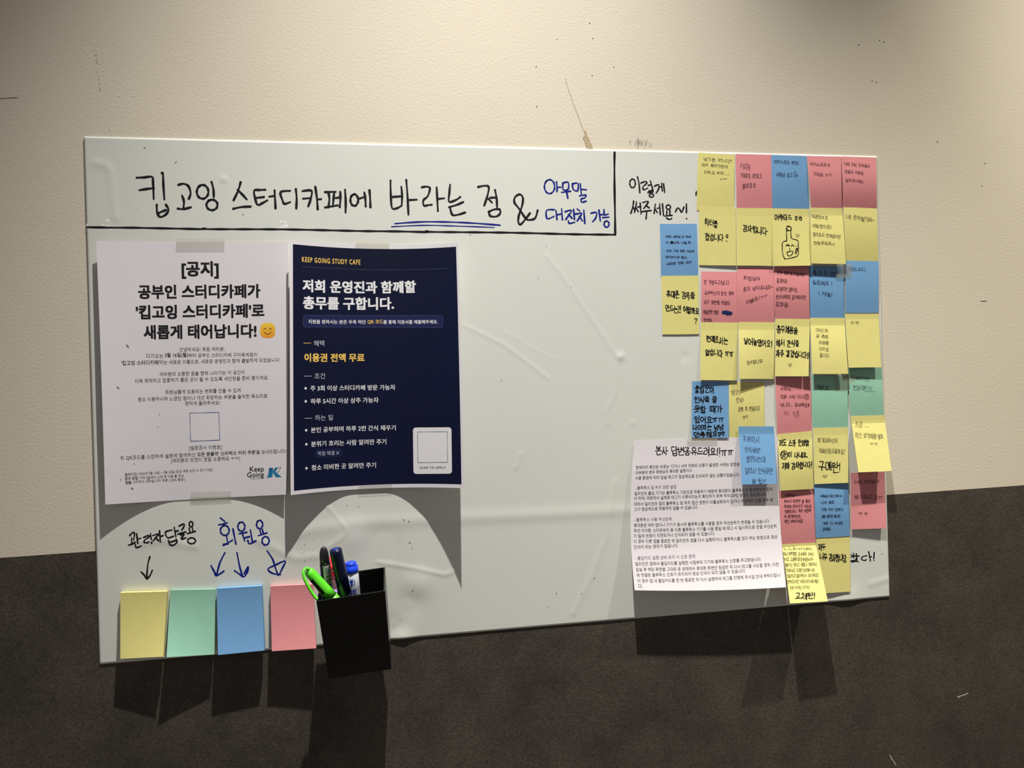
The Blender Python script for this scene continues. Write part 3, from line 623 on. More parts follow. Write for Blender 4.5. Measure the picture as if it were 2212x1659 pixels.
for x, y in ((1, 1),): pass
for z, x, y, rx, ry, a in ((z1, 460, 1190, 6, 1.6, .9), (z1, 360, 1622, 4.6, 1.5, .8), (z2, 360, 35, 3, 1.3, .8), (z2, 790, 310, 2, .8, .7), (z2, 775, 440, 1.6, .7, .7), (z2, 528, 824, 2.2, .9, .8), (z2, 388, 990, 2.3, .9, .6), (z2, 680, 985, 4, .8, .8), (z2, 508, 1082, 3.4, 1.8, .5), (z2, 515, 732, 1.3, .7, 0), (z2, 186, 722, 1.4, .8, 0)):
    px_, py_ = z(x, y)
    n = 8; o = len(vs)
    for k in range(n):
        t = 2 * math.pi * k / n; X, Y = rx * .8 * math.cos(t), ry * .8 * math.sin(t)
        vs.append(NT.at(px_ + X * math.cos(a) - Y * math.sin(a), py_ + X * math.sin(a) + Y * math.cos(a), .00025))
    fs.append(tuple(range(o, o + n)))
s = mesh_obj('debris_speck', vs, fs, mat('brown debris', lin((92, 76, 50)), rough=.8), notice, kind='stuff'); s['label'] = 'brown specks stuck to the paper'

# --- dark recruiting poster
def h_poster(u, v):
    d = abs(u - .5 + .04) ; d = max(0, d - .09) / (.45 if u > .5 else .37)
    R = (.030 if u > .5 else .0175) * d ** 1.9
    return H0 + .0012 + R * (.66 + .34 * v ** 1.5 if u > .5 else .95 + .1 * v) + .001 * math.sin(math.pi * v)
PO = Paper((625.4, 517.7), (989.9, 523.9), (1002.4, 1054.6), (628, 1069.6), h_poster, top=(2, 8.6), bot=(-3, -7.2), left=(-.5, 0), right=(1, 0))
z3 = Z(600, 500, 4.809); z4 = Z(600, 830, 4.809)
poster = PO.mesh('recruiting_poster', paper_m, 72, 24)
tag(poster, 'dark navy poster with white border and gold and white lettering, edges curling forward', 'poster')
navy = mat('navy print', lin((7, 15, 46)), rough=.5, spec=.22, noise=.25, nscale=5)
ui0, vi0 = PO.uv(631.6, 527.2); ui1, vi1 = PO.uv(996.1, 1046.3); ui2, _ = PO.uv(636, 1059.5); ui3, _ = PO.uv(985.7, 531.5)
PO.mesh('navy_panel', navy, 60, 24, (ui0 + ui2) / 2, (ui1 + ui3) / 2, vi0, vi1, th=.00004, lift=PO.th, parent=poster)
white_pr = mat('white print', lin((236, 236, 238)), rough=.6); gold_pr = mat('gold print', lin((250, 205, 100)), rough=.6); grey_pr = mat('pale grey print', lin((196, 200, 214)), rough=.6)
E2 = .00013
panel('text_box', PO, z3, 265, 870, 1715, 994, 26, mat('indigo print', lin((24, 31, 78)), rough=.5), poster, skew=3)
panel('label_pill', PO, z4, 382, 676, 680, 770, 44, mat('dim indigo print', lin((18, 27, 66)), rough=.5), poster, skew=-14)
boxl = rrect(z3, 265, 870, 1715, 994, 26, skew=3); boxl.append(boxl[0])
def dense(pts, step=9):
    out = [pts[0]]
    for p in pts[1:]:
        s0 = out[-1]; n = max(1, int(math.hypot(p[0] - s0[0], p[1] - s0[1]) / step))
        for k in range(1, n + 1): out.append((s0[0] + (p[0] - s0[0]) * k / n, s0[1] + (p[1] - s0[1]) * k / n))
    return out
write('thin_line', PO, [], .5, mat('slate print line', lin((84, 90, 130)), rough=.6), poster, 3, eps=E2, extra=[(Z0, dense(boxl)), (z3, [(255, 366), (600, 385), (1000, 398), (1400, 398), (1770, 383)])])
WB = {'bold': .044, 'res': 3}; W1 = {'bold': .020}
print_lines('gold_line', PO, [(z3, 'KEEP GOING STUDY CAFE', 252, 316, 858, 345, {'h': 54, 'bold': .024, 'sp': 1.22}), (z3, '이용권 전액 무료', 277, 1355, 902, 1354, {'bold': .038, 'res': 3}), (z3, 'QR 코드', 932, 962, 1095, 962, W1)], gold_pr, poster, 'gold lettering', eps=E2)
print_lines('heading_line', PO, [(z3, '저희 운영진과 함께할', 258, 628, 1437, 638, WB), (z3, '총무를 구합니다.', 262, 806, 1208, 813, WB)], white_pr, poster, 'bold white heading', eps=E2)
print_lines('text_line', PO, [(z3, '지원을 원하시는 분은 우측 하단', 318, 958, 915, 962, W1), (z3, '를 통해 지원서를 제출해주세요.', 1097, 962, 1662, 958, W1),
 (z4, '주 3회 이상 스터디카페 방문 가능자', 340, 72, 1222, 60, W1), (z4, '하루 5시간 이상 상주 가능자', 342, 208, 1048, 192, W1), (z4, '본인 공부하며 하루 2번 간식 채우기', 345, 506, 1226, 480, W1),
 (z4, '분위기 흐리는 사람 알려만 주기', 347, 652, 1128, 625, W1), (z4, '청소 미비한 곳 알려만 주기', 350, 898, 1020, 868, W1)], white_pr, poster, 'white lettering', eps=E2)
print_lines('small_text_line', PO, [(z3, '혜택', 375, 1192, 483, 1192), (z3, '조건', 382, 1531, 490, 1530), (z4, '하는 일', 387, 380, 572, 374), (z4, '직접 해결 X', 415, 742, 638, 732)], grey_pr, poster, 'pale grey lettering', eps=E2)
def disc(z, x, y, r): return [z(x + r * math.cos(math.pi * k / 6), y + r * math.sin(math.pi * k / 6)) for k in range(12)]
for x, y in ((290, 42), (291, 178), (295, 478), (297, 624), (298, 873)): shape('bullet_mark', PO, [disc(z4, x, y, 13)], white_pr, poster, eps=E2)
write('dash_mark', PO, [], .9, gold_pr, poster, 4, eps=E2, extra=[(z3, [(270, 1160), (345, 1160)])])
write('dash_mark', PO, [], .9, grey_pr, poster, 4, eps=E2, extra=[(z3, [(275, 1503), (352, 1503)])]); write('dash_mark', PO, [], .9, grey_pr, poster, 4, eps=E2, extra=[(z4, [(282, 354), (358, 352)])])
panel('code_card', PO, z4, 1404, 450, 1804, 932, 30, mat('card white print', lin((232, 230, 232)), rough=.6), poster, skew=-3, dx=6)
q = [(1452, 496), (1760, 493), (1764, 811), (1456, 814), (1452, 496)]
write('code_frame', PO, [], .9, mat('green print line', lin((40, 110, 90)), rough=.6), poster, 8, 'thin green square frame', extra=[(z4, [q[i], q[i + 1]]) for i in range(4)], eps=E2)
print_text('card_print', PO, [(z4, 'SCAN TO APPLY', 1475, 880, 1743, 879, {'bold': .026, 'sp': 1.2})], toner, poster, eps=E2)

# --- white reply sheet, lower edge curling forward
def h_sheet(u, v): return H0 + .0006 + .0012 * math.sin(math.pi * min(1, v * 1.3)) ** 2 + .0200 * max(0, (v - .25) / .75) ** 2.2 * (.95 + .05 * u) + .0015 * (1 - u) * math.sin(math.pi * v)
SH = Paper((1371, 953.6), (1681, 943), (1698.3, 1268.5), (1371, 1275), h_sheet, top=(0, -1.2), bot=(0, 3.5), left=(-9, 0), right=(-5.5, 0))
z5 = Z(1350, 930, 6.144); z6 = Z(1350, 1100, 6.144)
sheet = SH.mesh('reply_sheet', mat('bright white paper', lin((228, 222, 226)), rough=.85, spec=.2, noise=.01, nscale=30, bump=.00006, bscale=60), 30, 48)
tag(sheet, 'white printed sheet with handwritten black title, lower edge curling off the board', 'paper')
SL = [(z5, '현재까지 확인된 바로는 기기나 서버 자체의 오류가 발생한 사례는 없었습', 143, 517, 1520, 470), (z5, '대부분의 경우 회원님의 휴대폰 설정이나', 140, 585, 890, 552), (z5, '사용 환경에 따라 입실 태그가 정상적으로 인식되지 않는 상황이었습니다.', 135, 657, 1525, 610),
 (z5, '밀리언즈 출입 기기는 블루투스 기반으로 작동하기 때문에 휴대폰의 블루투스가 활성화되어 있어', 127, 862, 1955, 802), (z5, '야 하며, 매장에서 실제로 태그가 이루어지는지 확인하기 위해 위치(GPS) 권한도 필요합니다.', 122, 934, 1885, 878),
 (z5, '따라서 밀리언즈 앱의 블루투스 및 위치 접근 권한이 비활성화되어 있거나 차단되어 있을 경우 태', 122, 1002, 1962, 945), (z5, '그가 정상적으로 작동하지 않을 수 있습니다.', 122, 1072, 972, 1042),
 (z6, '휴대폰은 여러 앱이나 기기가 동시에 블루투스를 사용할 경우 우선순위가 변경될 수 있습니다.', 118, 240, 1922, 182), (z6, '무선 이어폰, 스마트워치 등 다른 블루투스 기기를 사용 중일 때 태그 시 일시적으로 연결 우선순위', 118, 312, 2010, 250),
 (z6, '가 밀려 반응이 지연되거나 인식되지 않을 수 있습니다.', 118, 382, 1195, 347), (z6, '이 경우 다른 앱을 종료한 뒤 밀리언즈 앱을 다시 실행하거나, 블루투스를 껐다 켜는 방법으로 정상', 118, 455, 2025, 392), (z6, '인식이 되는 경우가 많습니다.', 122, 529, 710, 508),
 (z6, '밀리언즈 앱에서 출입카드를 실행한 시점부터 기기와 블루투스 신호를 주고받습니다.', 140, 752, 1812, 687), (z6, '입실 후 해당 화면을 그대로 둔 상태에서 휴대폰 화면만 잠금한 뒤 다시 태그를 시도할 경우, 이전', 148, 828, 2042, 758),
 (z6, '에 연결된 블루투스 신호가 유지되어 정상 인식이 되지 않을 수 있습니다.', 158, 902, 1602, 843), (z6, '이 경우 앱 내 출입카드를 한 번 종료한 뒤 다시 실행하여 태그를 진행해 주시길 안내 부탁드립니', 170, 977, 2058, 897), (z6, '다.', 182, 1052, 240, 1050)]
KS = {'ky': 1.16, 'bold': .006}
print_text('body_print', SH, [l + (KS,) for l in SL], toner, sheet)
print_lines('subheading_line', SH, [l + (KS,) for l in [(z5, '- 블루투스 및 위치 권한 설정', 133, 787, 678, 772), (z6, '- 블루투스 사용 우선순위', 120, 167, 620, 154), (z6, '- 출입카드 실행 상태 유지 시 신호 문제', 138, 677, 932, 650)]], mat('purple grey print', lin((112, 88, 112)), rough=.6), sheet, 'purple grey subheadings')
write('handwritten_title', SH, [(z5, '본사 답변공유드려요!!ㅠㅠ', 405, 268, 1445, 282, 112)], 2.0, ink_black, sheet, 12, 'handwritten black title 본사 답변공유드려요!!ㅠㅠ')

# ------------------------------------------------------------------ sticky notes
NM = {'yellow': mat('yellow sticky paper', lin((226, 218, 138)), rough=.85, spec=.15, noise=.02, nscale=90, bump=.00005, bscale=80),
      'pink': mat('pink sticky paper', lin((222, 144, 147)), rough=.85, spec=.15, noise=.02, nscale=90, bump=.00005, bscale=80),
      'blue': mat('blue sticky paper', lin((116, 164, 208)), rough=.85, spec=.15, noise=.02, nscale=90, bump=.00005, bscale=80),
      'green': mat('green sticky paper', lin((152, 204, 178)), rough=.85, spec=.15, noise=.02, nscale=90, bump=.00005, bscale=80)}
PENCIL = {'yellow': mat('pencil on yellow', lin((122, 116, 74)), rough=.7), 'pink': mat('pen on pink', lin((116, 66, 74)), rough=.7),
          'blue': mat('pencil on blue', lin((52, 74, 108)), rough=.7), 'green': mat('pencil on green', lin((92, 124, 112)), rough=.7)}
za = Z(1490, 320, 6.382); zb = Z(1700, 320, 6.382); zc = Z(1410, 470, 6.382); zd = Z(1500, 560, 6.382); ze = Z(1700, 560, 6.382); zf = Z(1480, 800, 6.382); zg = Z(1660, 790, 6.143); zh = ZH
def flatq(base, bulge=.0016):          # both ends held down
    return lambda u, v: base + bulge * math.sin(math.pi * v)
def curl(base, lift, liftr=None, flat=.13, bow=.0):   # glued strip at the top, the rest bending away
    lr = lift if liftr is None else liftr
    def f(u, v):
        t = max(0, (v - flat) / (1 - flat)); L = lift * (1 - u) + lr * u
        return base + L * (t * (2 - t) * .55 + .45 * t * t) + bow * math.sin(math.pi * t)
    return f
Q = BT + .0003; R_ = BT + .0007; NOTE = 'sticky notes on the right of the board'
NOTES = [
 # colour, corners, height, label, pencil lines, bold lines, extra
 ('yellow', (1508.5, 329.4), (1587.1, 334.4), (1585.6, 455), (1504.9, 455), flatq(Q, .0008), 'yellow note with faint pencil lines at the left end of the top row',
  [(za, '낮기온 18℃~23℃', 195, 150, 590, 185, 46), (za, '까지 올라가는데', 165, 228, 525, 255, 42), (za, '아직도 히터....', 200, 330, 550, 350, 42), (za, 'ㅜㅜ', 410, 432, 515, 430, 34)], [], []),
 ('pink', (1589, 332.5), (1666, 334.4), (1668.6, 452), (1591.5, 452), flatq(Q), 'pink note with dark slanted pen writing, second from left in the top row',
  [(za, '스퍼게', 690, 245, 825, 265, 85), (za, '카페가 멋있고', 700, 375, 1000, 388, 62), (za, '좋아요ㅎ', 722, 525, 918, 515, 70)], [], []),
 ('blue', (1666, 334.5), (1742.3, 337), (1747.8, 453), (1668.6, 453), flatq(Q + .0001), 'blue note in the middle of the top row above the bottle drawing',
  [(Z0, '아이스초코 존맛!', 1672.5, 349, 1726, 353, 7.5), (Z0, '사장님 최고', 1677, 377, 1713, 379, 9)], [], [(zb, [(108, 395), (103, 330), (118, 322), (122, 360), (145, 370), (140, 395), (108, 397)]), (zb, [(120, 375), (140, 378)])]),
 ('pink', (1743, 337), (1816.7, 338.5), (1819, 452), (1752.5, 452), flatq(Q + .0002, .0032), 'pink note with two faint lines, second from right in the top row',
  [(zb, '아이스초코가', 320, 218, 595, 236, 46), (zb, '구려요 ㅠㅠ', 360, 352, 625, 378, 52)], [], []),
 ('pink', (1817.5, 338), (1892.4, 340.4), (1894.3, 452), (1820.7, 452), flatq(Q + .0001, .0036), 'pink note with three faint lines at the right end of the top row',
  [(zb, '커피 머신 모카골드', 790, 215, 1145, 248, 46), (zb, '마일드 커피로', 800, 320, 1060, 348, 46), (zb, '바꿔주세요!', 805, 440, 1065, 465, 46)], [], []),
 ('yellow', (1510, 445.8), (1589.5, 448.8), (1590.3, 573.5), (1510, 572.6), curl(R_, .0001, .0010), 'yellow note with two short bold black lines and a hollow exclamation mark',
  [], [(za, '히터를', 208, 1018, 388, 1048, 92), (za, '껐습니다', 212, 1215, 468, 1235, 90)], [(za, [(512, 1190), (500, 1215), (518, 1240), (525, 1200), (512, 1190)]), (za, [(505, 1280), (512, 1286)])]),
 ('yellow', (1590.8, 449.3), (1668.6, 449.7), (1669.4, 574.6), (1591, 573.5), curl(R_, .0014), 'yellow note with one bold black word alone in its middle',
  [], [(za, '감사합니다', 730, 1105, 1068, 1140, 95)], []),
 ('yellow', (1668.6, 450), (1747.8, 451.3), (1751.4, 573.5), (1670.2, 574.6), curl(R_ + .0001, .0030, .0052), 'yellow note with a smiling bottle drawn in black marker',
  [], [(Z0, '머쓱타드 ㅎㅎ', 1673.5, 469, 1734, 473, 13)],
  [(za, [(1337, 1280), (1335, 1180), (1333, 1110), (1360, 1070), (1398, 1100)]), (za, [(1335, 1112), (1365, 1135), (1398, 1130)]), (za, [(1337, 1280), (1290, 1290), (1275, 1330), (1280, 1450), (1310, 1530)]),
   (zb, [(0, 1075), (35, 1085), (62, 1105), (50, 1130), (5, 1140)]), (zb, [(52, 1130), (55, 1200), (65, 1245), (130, 1265), (155, 1290), (155, 1400), (150, 1480), (60, 1515), (-30, 1528)]),
   (za, [(1325, 1350), (1345, 1330), (1365, 1350)]), (zb, [(60, 1350), (75, 1330), (90, 1352)]), (zb, [(5, 1345), (20, 1330), (35, 1350)]), (zb, [(40, 1385), (40, 1412)]), (zb, [(0, 1435), (80, 1420), (65, 1470), (30, 1488), (5, 1465), (0, 1435)]),
   (zb, [(110, 1450), (130, 1380)]), (zb, [(125, 1460), (145, 1385)]), (zb, [(112, 1350), (114, 1352)]), (zb, [(135, 1348), (137, 1350)]), (zb, [(145, 1230), (125, 1205), (132, 1188), (146, 1202), (160, 1188), (168, 1208), (145, 1230)], .8)]),
 ('yellow', (1750, 448.5), (1819, 449.7), (1827.7, 570), (1752, 569), curl(R_ + .0003, .0052, .0060, bow=.001), 'yellow note with four faint pencil lines, right of the bottle drawing',
  [(zb, '대존맛으로', 335, 940, 572, 965, 52), (zb, '세팅했어요!', 345, 1072, 622, 1090, 52), (zb, '앞으로도 문제생기면', 358, 1185, 740, 1225, 52), (zb, '연락주세요~!', 368, 1308, 662, 1322, 52)], [], []),
 ('yellow', (1821.4, 447.2), (1894.3, 450.4), (1897.7, 568), (1828, 568), flatq(R_ + .0001, .0016), 'yellow note with one faint line at the right end of the second row',
  [(zb, '네! 준비할게요~', 820, 942, 1210, 995, 58)], [], []),
 ('blue', (1425.2, 483.8), (1505.3, 483.3), (1508.4, 598), (1427.7, 598.5), flatq(Q, .0008), 'blue note with tiny smudged writing and a black dot, left of the others',
  [(zc, '위에 세라면 이 뿌려', 185, 262, 530, 268, 32), (zc, '뒤  안오 네일해', 185, 343, 530, 345, 32), (zc, '아주 그런 문의 드리오', 190, 457, 580, 465, 32), (zc, '관리하기만 했네', 178, 543, 470, 552, 32), (zc, '배려면 연락 오비', 195, 642, 545, 612, 34)], [(zc, '●', 235, 340, 300, 343, 52)], [(zc, c(268, 343, 8, 7)), (zc, [(262, 338), (275, 350)])]),
 ('yellow', (1428.5, 596), (1508.7, 595.3), (1510.8, 721.5), (1430.7, 722.3), curl(R_ - .0002, .0003), 'yellow note with bold black writing and question mark, leftmost of all the notes',
  [], [(zc, '휴대폰 감옥을', 190, 1048, 580, 1085, 95), (zc, '만드는건 어떨까요', 178, 1252, 640, 1290, 92), (zc, '?', 570, 1425, 640, 1425, 90)], []),
 ('pink', (1514.9, 586.3), (1593.5, 587.4), (1594, 699), (1514.4, 699), flatq(Q), 'pink note with a navy scribbled-out blot beside its faint writing',
  [(zd, '폰 가방두고(넣고)', 130, 318, 478, 322, 62), (zd, '공부하는데 폰이 계획', 140, 460, 548, 475, 50), (zd, '남기 불편해 폰없이', 130, 588, 495, 602, 52), (zd, '좋을만한 방법', 122, 728, 335, 730, 58), (zd, '원해요', 130, 838, 250, 842, 46)], [], []),
 ('pink', (1592.4, 577.2), (1670.8, 577.5), (1673.1, 699), (1594.5, 699), flatq(Q + .0001, .002), 'pink note with a last line slanting upward, third row',
  [(zd, '화장실에', 680, 262, 912, 272, 60), (zd, '휴지 넣어주세요~', 672, 418, 1085, 378, 58), (zd, '제발요!ㅜㅜ', 712, 595, 1018, 495, 56)], [], []),
 ('pink', (1671.3, 577.2), (1747.3, 574), (1749.4, 692), (1674.2, 692), flatq(Q + .0002, .0024), 'pink note filled with five faint lines under the bottle drawing',
  [(Z0, '간식 줄은게 더좋으면', 1678, 588, 1738, 594, 8), (Z0, '좋겠어요', 1677.5, 606, 1701, 608.5, 9), (Z0, '낮게보면 없어요', 1676.5, 624, 1723, 626, 9), (Z0, '한구석위에 걸려있으면', 1676, 641, 1741, 643, 9), (Z0, '좋겠어용!', 1676, 657, 1704, 659, 10)], [], []),
 ('blue', (1747.8, 574.9), (1822.5, 574.9), (1823.8, 690), (1750.1, 690), flatq(Q + .0001, .0014), 'blue note with taped top in the third row, second from right',
  [(ze, '좀 더 큰 컵이', 355, 190, 695, 202, 58), (ze, '필요해요 )', 355, 322, 628, 340, 58), (ze, '( 제발!', 430, 460, 632, 500, 60)], [], []),
 ('blue', (1825.8, 563), (1898.2, 564.4), (1897.7, 676), (1825.8, 676), flatq(R_ + .0009, .0012), 'blue note with a single faint word at the right end of the third row',
  [(ze, '아이스티', 848, 138, 1088, 148, 60)], [], []),
 ('yellow', (1514.4, 696), (1594, 697), (1591.6, 822), (1513.2, 820.7), curl(R_, .0022, .0012), 'yellow note with two bold black lines under the pink note with the blot',
  [], [(zd, '현재로서는', 165, 1098, 462, 1132, 92), (zd, '없습니다 ㅠㅠ', 152, 1288, 538, 1300, 92)], []),
 ('yellow', (1594.8, 695.5), (1673.6, 696.3), (1672.4, 818.8), (1597.2, 818.5), curl(R_, .0056, .0012, bow=.001), 'yellow note with one bold black line and a small pen line lower down',
  [(zd, '감사합니당', 720, 1430, 942, 1402, 52)], [(zd, '넣어놓았어요!', 685, 1122, 1078, 1178, 95)], []),
 ('yellow', (1674.7, 688.5), (1749.8, 689.3), (1747, 812.6), (1673.6, 812.6), curl(R_ + .0002, .0030, .0056), 'yellow note filled with three bold black lines and a small heart',
  [], [(Z0, '총무채용을', 1677.5, 711, 1723.5, 715, 15.5), (Z0, '해서 간식을', 1677, 740, 1727, 743, 14), (Z0, '자주 갈겠습니다!!', 1676, 762, 1749, 768, 14)], [(ze, [(40, 1482), (20, 1458), (28, 1442), (42, 1455), (56, 1440), (64, 1458), (40, 1482)], .9)]),
 ('yellow', (1750.1, 686.6), (1824.1, 686.6), (1832.4, 807.3), (1754.8, 807.6), curl(R_ + .0003, .0064, .0066, bow=.0012), 'bright yellow note with a narrow column of faint pencil writing',
  [(ze, '대신조', 402, 975, 572, 985, 50), (ze, '금 폰좀', 402, 1058, 572, 1068, 50), (ze, '이점을', 442, 1145, 578, 1160, 50), (ze, '드리겠', 442, 1235, 578, 1248, 50), (ze, '읍니다', 452, 1322, 580, 1335, 50)], [], []),
 ('yellow', (1825.4, 673.1), (1897.7, 672.8), (1903.7, 793.2), (1832.9, 794.3), curl(R_ + .0006, .0042, .0048), 'yellow note with only two faint letters near its top, right edge',
  [(ze, 'ㅇㅋ', 875, 882, 1000, 876, 58)], [], []),
 ('blue', (1495.2, 823.2), (1574.8, 824.3), (1574, 945.7), (1493.8, 945.7), curl(Q, .0018), 'blue note filled with six lines of bold black marker',
  [], [(zf, '출입문이', 130, 258, 410, 262, 95), (zf, '인식을 잘', 132, 405, 442, 402, 88), (zf, '못할 때가', 122, 540, 515, 535, 98), (zf, '있어요ㅠㅠ', 128, 680, 540, 678, 88), (zf, '나머지는 넘넘', 108, 795, 530, 782, 76), (zf, '만족해요♡♡', 122, 888, 550, 872, 70)], []),
 ('yellow', (1574.8, 825), (1651.3, 825.9), (1653, 947), (1575.3, 947), flatq(Q, .001), 'yellow note with sparse pen writing between two blue notes',
  [(zf, '거더기', 628, 318, 762, 310, 76), (zf, '인식?', 708, 410, 808, 412, 66), (zf, '등록 후 안됩니다', 732, 538, 1032, 525, 62), (zf, 'ㅠㅠ', 792, 642, 872, 640, 50)], [], []),
 ('blue', (1594.7, 921), (1671.5, 921), (1678.2, 1045.2), (1602.2, 1046.8), curl(BT + .0026, .0085), 'blue note lapping the corner of the white printed sheet',
  [(zf, '가까이서', 792, 948, 1025, 952, 88), (zf, '인식하면', 828, 1100, 1035, 1105, 82), (zf, '잘안되는데', 842, 1225, 1105, 1228, 80), (zf, '멀리서 인식하면', 828, 1385, 1210, 1390, 84), (zf, '잘 됩ㅠ', 922, 1528, 1125, 1525, 66)], [], []),
 ('pink', (1674.3, 814.4), (1750.8, 814.4), (1753.6, 933), (1678.7, 940), flatq(Q, .0012), 'pink note with a circled word and a small doodled face',
  [(zg, '사장님..', 158, 300, 335, 308, 52), (zg, '진짜 스카 다시(맛)', 162, 415, 545, 412, 52), (zg, '납니다.. 감사해요♥', 158, 520, 548, 522, 48), (zg, '!!!', 205, 630, 272, 632, 50)], [],
  [(zg, c(508, 412, 30, 38), .9), (zg, c(340, 630, 14, 16), .9), (zg, c(390, 625, 12, 12), .9), (zg, [(370, 605), (400, 602)], .9), (zg, [(345, 668), (375, 655), (402, 655), (380, 685), (355, 680)], .9)]),
 ('green', (1753.1, 810.8), (1830.9, 811.5), (1831.3, 926), (1756.4, 926), flatq(Q + .0001, .0012), 'pale green note with one short faint word, second from right',
  [(zg, '제발요', 628, 282, 805, 298, 58)], [], []),
 ('green', (1832.2, 794), (1904.2, 794.6), (1909, 899), (1837.4, 900), flatq(Q + .0002, .0012), 'pale green note with two faint lines at the right edge',
  [(zg, '가능하다면', 1108, 162, 1340, 182, 52), (zg, '전자레인지...', 1118, 288, 1440, 318, 72)], [], []),
 ('yellow', (1679.2, 937.8), (1754.1, 930.8), (1758, 1056), (1685.7, 1060), curl(R_, .0030, .0020, bow=.0016), 'yellow note with a circled word in bold black marker',
  [], [(zg, '저도 스카 운영할', 142, 1022, 540, 1030, 86), (zg, '맛', 168, 1182, 245, 1188, 72), (zg, '이 나네요.', 262, 1180, 530, 1188, 72), (zg, '저야 감사합니다!', 182, 1332, 582, 1315, 84)], [(zg, c(207, 1185, 46, 56))]),
 ('yellow', (1756.4, 924.3), (1831.3, 922.7), (1832.9, 1043), (1759, 1046), curl(R_ + .0001, .0018, .0034), 'yellow note with one large bold word and tiny heart under faint pencil lines',
  [(zg, '왜 필요하신지', 652, 985, 918, 998, 64), (zg, '어쩌다봐도될까요?', 672, 1128, 1018, 1145, 64)], [(zg, '구매완!', 668, 1325, 965, 1350, 135)], [(zg, [(748, 1490), (725, 1468), (735, 1452), (750, 1468), (768, 1450), (776, 1468), (748, 1490)], .9)]),
 ('yellow', (1837.4, 898.7), (1909.9, 896.6), (1926.2, 1017.1), (1854, 1020.3), curl(R_, .0128, .0135), 'bright yellow note kicking out past the right edge of the board',
  [(zg, '흐음 ...', 1148, 780, 1335, 782, 74), (zg, '이건 생각해볼게요', 1152, 922, 1525, 942, 70), (zg, 'ㅠㅠ', 1350, 1035, 1455, 1038, 46)], [], []),
 ('pink', (1681.6, 1059.2), (1758, 1054.7), (1762.2, 1174), (1688, 1177), flatq(Q, .0012), 'pink note with six small faint lines beside the printed sheet',
  [(zh, '사장님~', 178, 305, 312, 310, 36), (zh, '정수기 따뜻한 물 틀면', 178, 376, 470, 376, 36), (zh, '주변에 찌꺼기가 나와요..', 174, 438, 502, 430, 36), (zh, '거름됩니다.. 약간 저번에', 176, 492, 478, 480, 36), (zh, '꼭 물어봤는데..', 176, 546, 374, 545, 36), (zh, '확인 부탁드려요?', 182, 605, 388, 600, 38)], [], []),
 ('blue', (1758.7, 1044.7), (1832.2, 1040.9), (1835.5, 1158), (1762.2, 1162), flatq(Q + .0008, .0012), 'blue note with six tiny lines between two pink notes',
  [(zh, '사장님은 최고 안돼 수', 578, 322, 828, 318, 30), (zh, '너무 해요', 590, 392, 742, 388, 34), (zh, '지금 우리 전부다', 592, 470, 838, 470, 32), (zh, '생일 됐으면 합니다', 598, 548, 805, 545, 32), (zh, '계속 더 주세요', 608, 626, 838, 622, 34), (zh, '감사해요', 608, 690, 698, 690, 34)], [], []),
 ('pink', (1837.4, 1021.6), (1910.7, 1019.6), (1914.5, 1141), (1839.3, 1143.4), curl(Q, .0024, .0044), 'pink note with three faint lines at the lower right corner',
  [(zh, '어떤 아저씨가', 958, 166, 1250, 155, 42), (zh, '방구뀌고감ㅠ', 962, 328, 1285, 330, 48), (zh, 'ㅋㅋ', 1010, 516, 1120, 515, 38)], [], []),
 ('yellow', (1763.2, 1159.4), (1835.5, 1155.6), (1837.8, 1277.7), (1767, 1282), curl(R_, .0014), 'yellow note with two bold lines, lowest note right of the packed curling one',
  [], [(zh, '저두', 558, 885, 640, 890, 66), (zh, '너무 감사합니당', 578, 1000, 875, 1018, 80)], []),
 ('yellow', (1689, 1175.4), (1761.2, 1172), (1788.2, 1298.9), (1706.3, 1303.5), curl(R_ + .0018, .0285, .0275, flat=.06), 'bright yellow note packed with writing, curling out at the bottom edge',
  [(zh, '저도 확인해서 새걸 진행하고', 155, 905, 492, 902, 40), (zh, '에서 깜빡했음 죄송해요 오늘도', 165, 968, 515, 968, 40), (zh, '전으로 교체해드릴게 하셨습니다~', 170, 1030, 505, 1028, 40), (zh, '배출구는 아니고 배출구 커버라서', 178, 1092, 540, 1082, 40), (zh, '안심하셔도 도외면 미국형 너무', 186, 1152, 520, 1150, 40), (zh, '안좋은데 말려줘서 감사해요!', 192, 1218, 565, 1205, 40), (zh, '연락주시면 커피쿠폰드릴게요!', 212, 1280, 568, 1275, 40), (zh, '010-9382-5793', 238, 1345, 465, 1342, 34)], [(zh, '교체완!', 298, 1440, 530, 1438, 74)], []),
]
for k, (colr, tl, tr, br, bl, hf, lab, pen, bold, ext) in enumerate(NOTES):
    wob = random.Random(100 + k)
    sf = Paper(tl, tr, br, bl, hf, th=.00009, left=(wob.uniform(-.6, .6), 0), right=(wob.uniform(-.6, .6), 0), bot=(0, wob.uniform(-.4, .4)))
    o = sf.mesh('sticky_note', NM[colr], 6, 22)
    tag(o, lab, 'sticky note', NOTE)
    dark = colr == 'pink' and k == 1
    if pen: write('pencil_writing', sf, pen, 1.15 if not dark else 1.2, PENCIL[colr], o, 200 + k, jit=.10, eps=.00005, extra=(ext if not bold else ()))
    if bold: write('marker_writing', sf, bold, 1.9 if k not in (22, 29) else 2.1, ink_black, o, 300 + k, jit=.07, eps=.00006, extra=ext)
    if k == 12:
        shape('ink_blot', sf, [zp(zd, [(380, 712), (440, 705), (520, 728), (528, 750), (505, 772), (450, 775), (425, 762), (378, 752)])], mat('navy ink', lin((30, 42, 96)), rough=.5), o, eps=.0001)

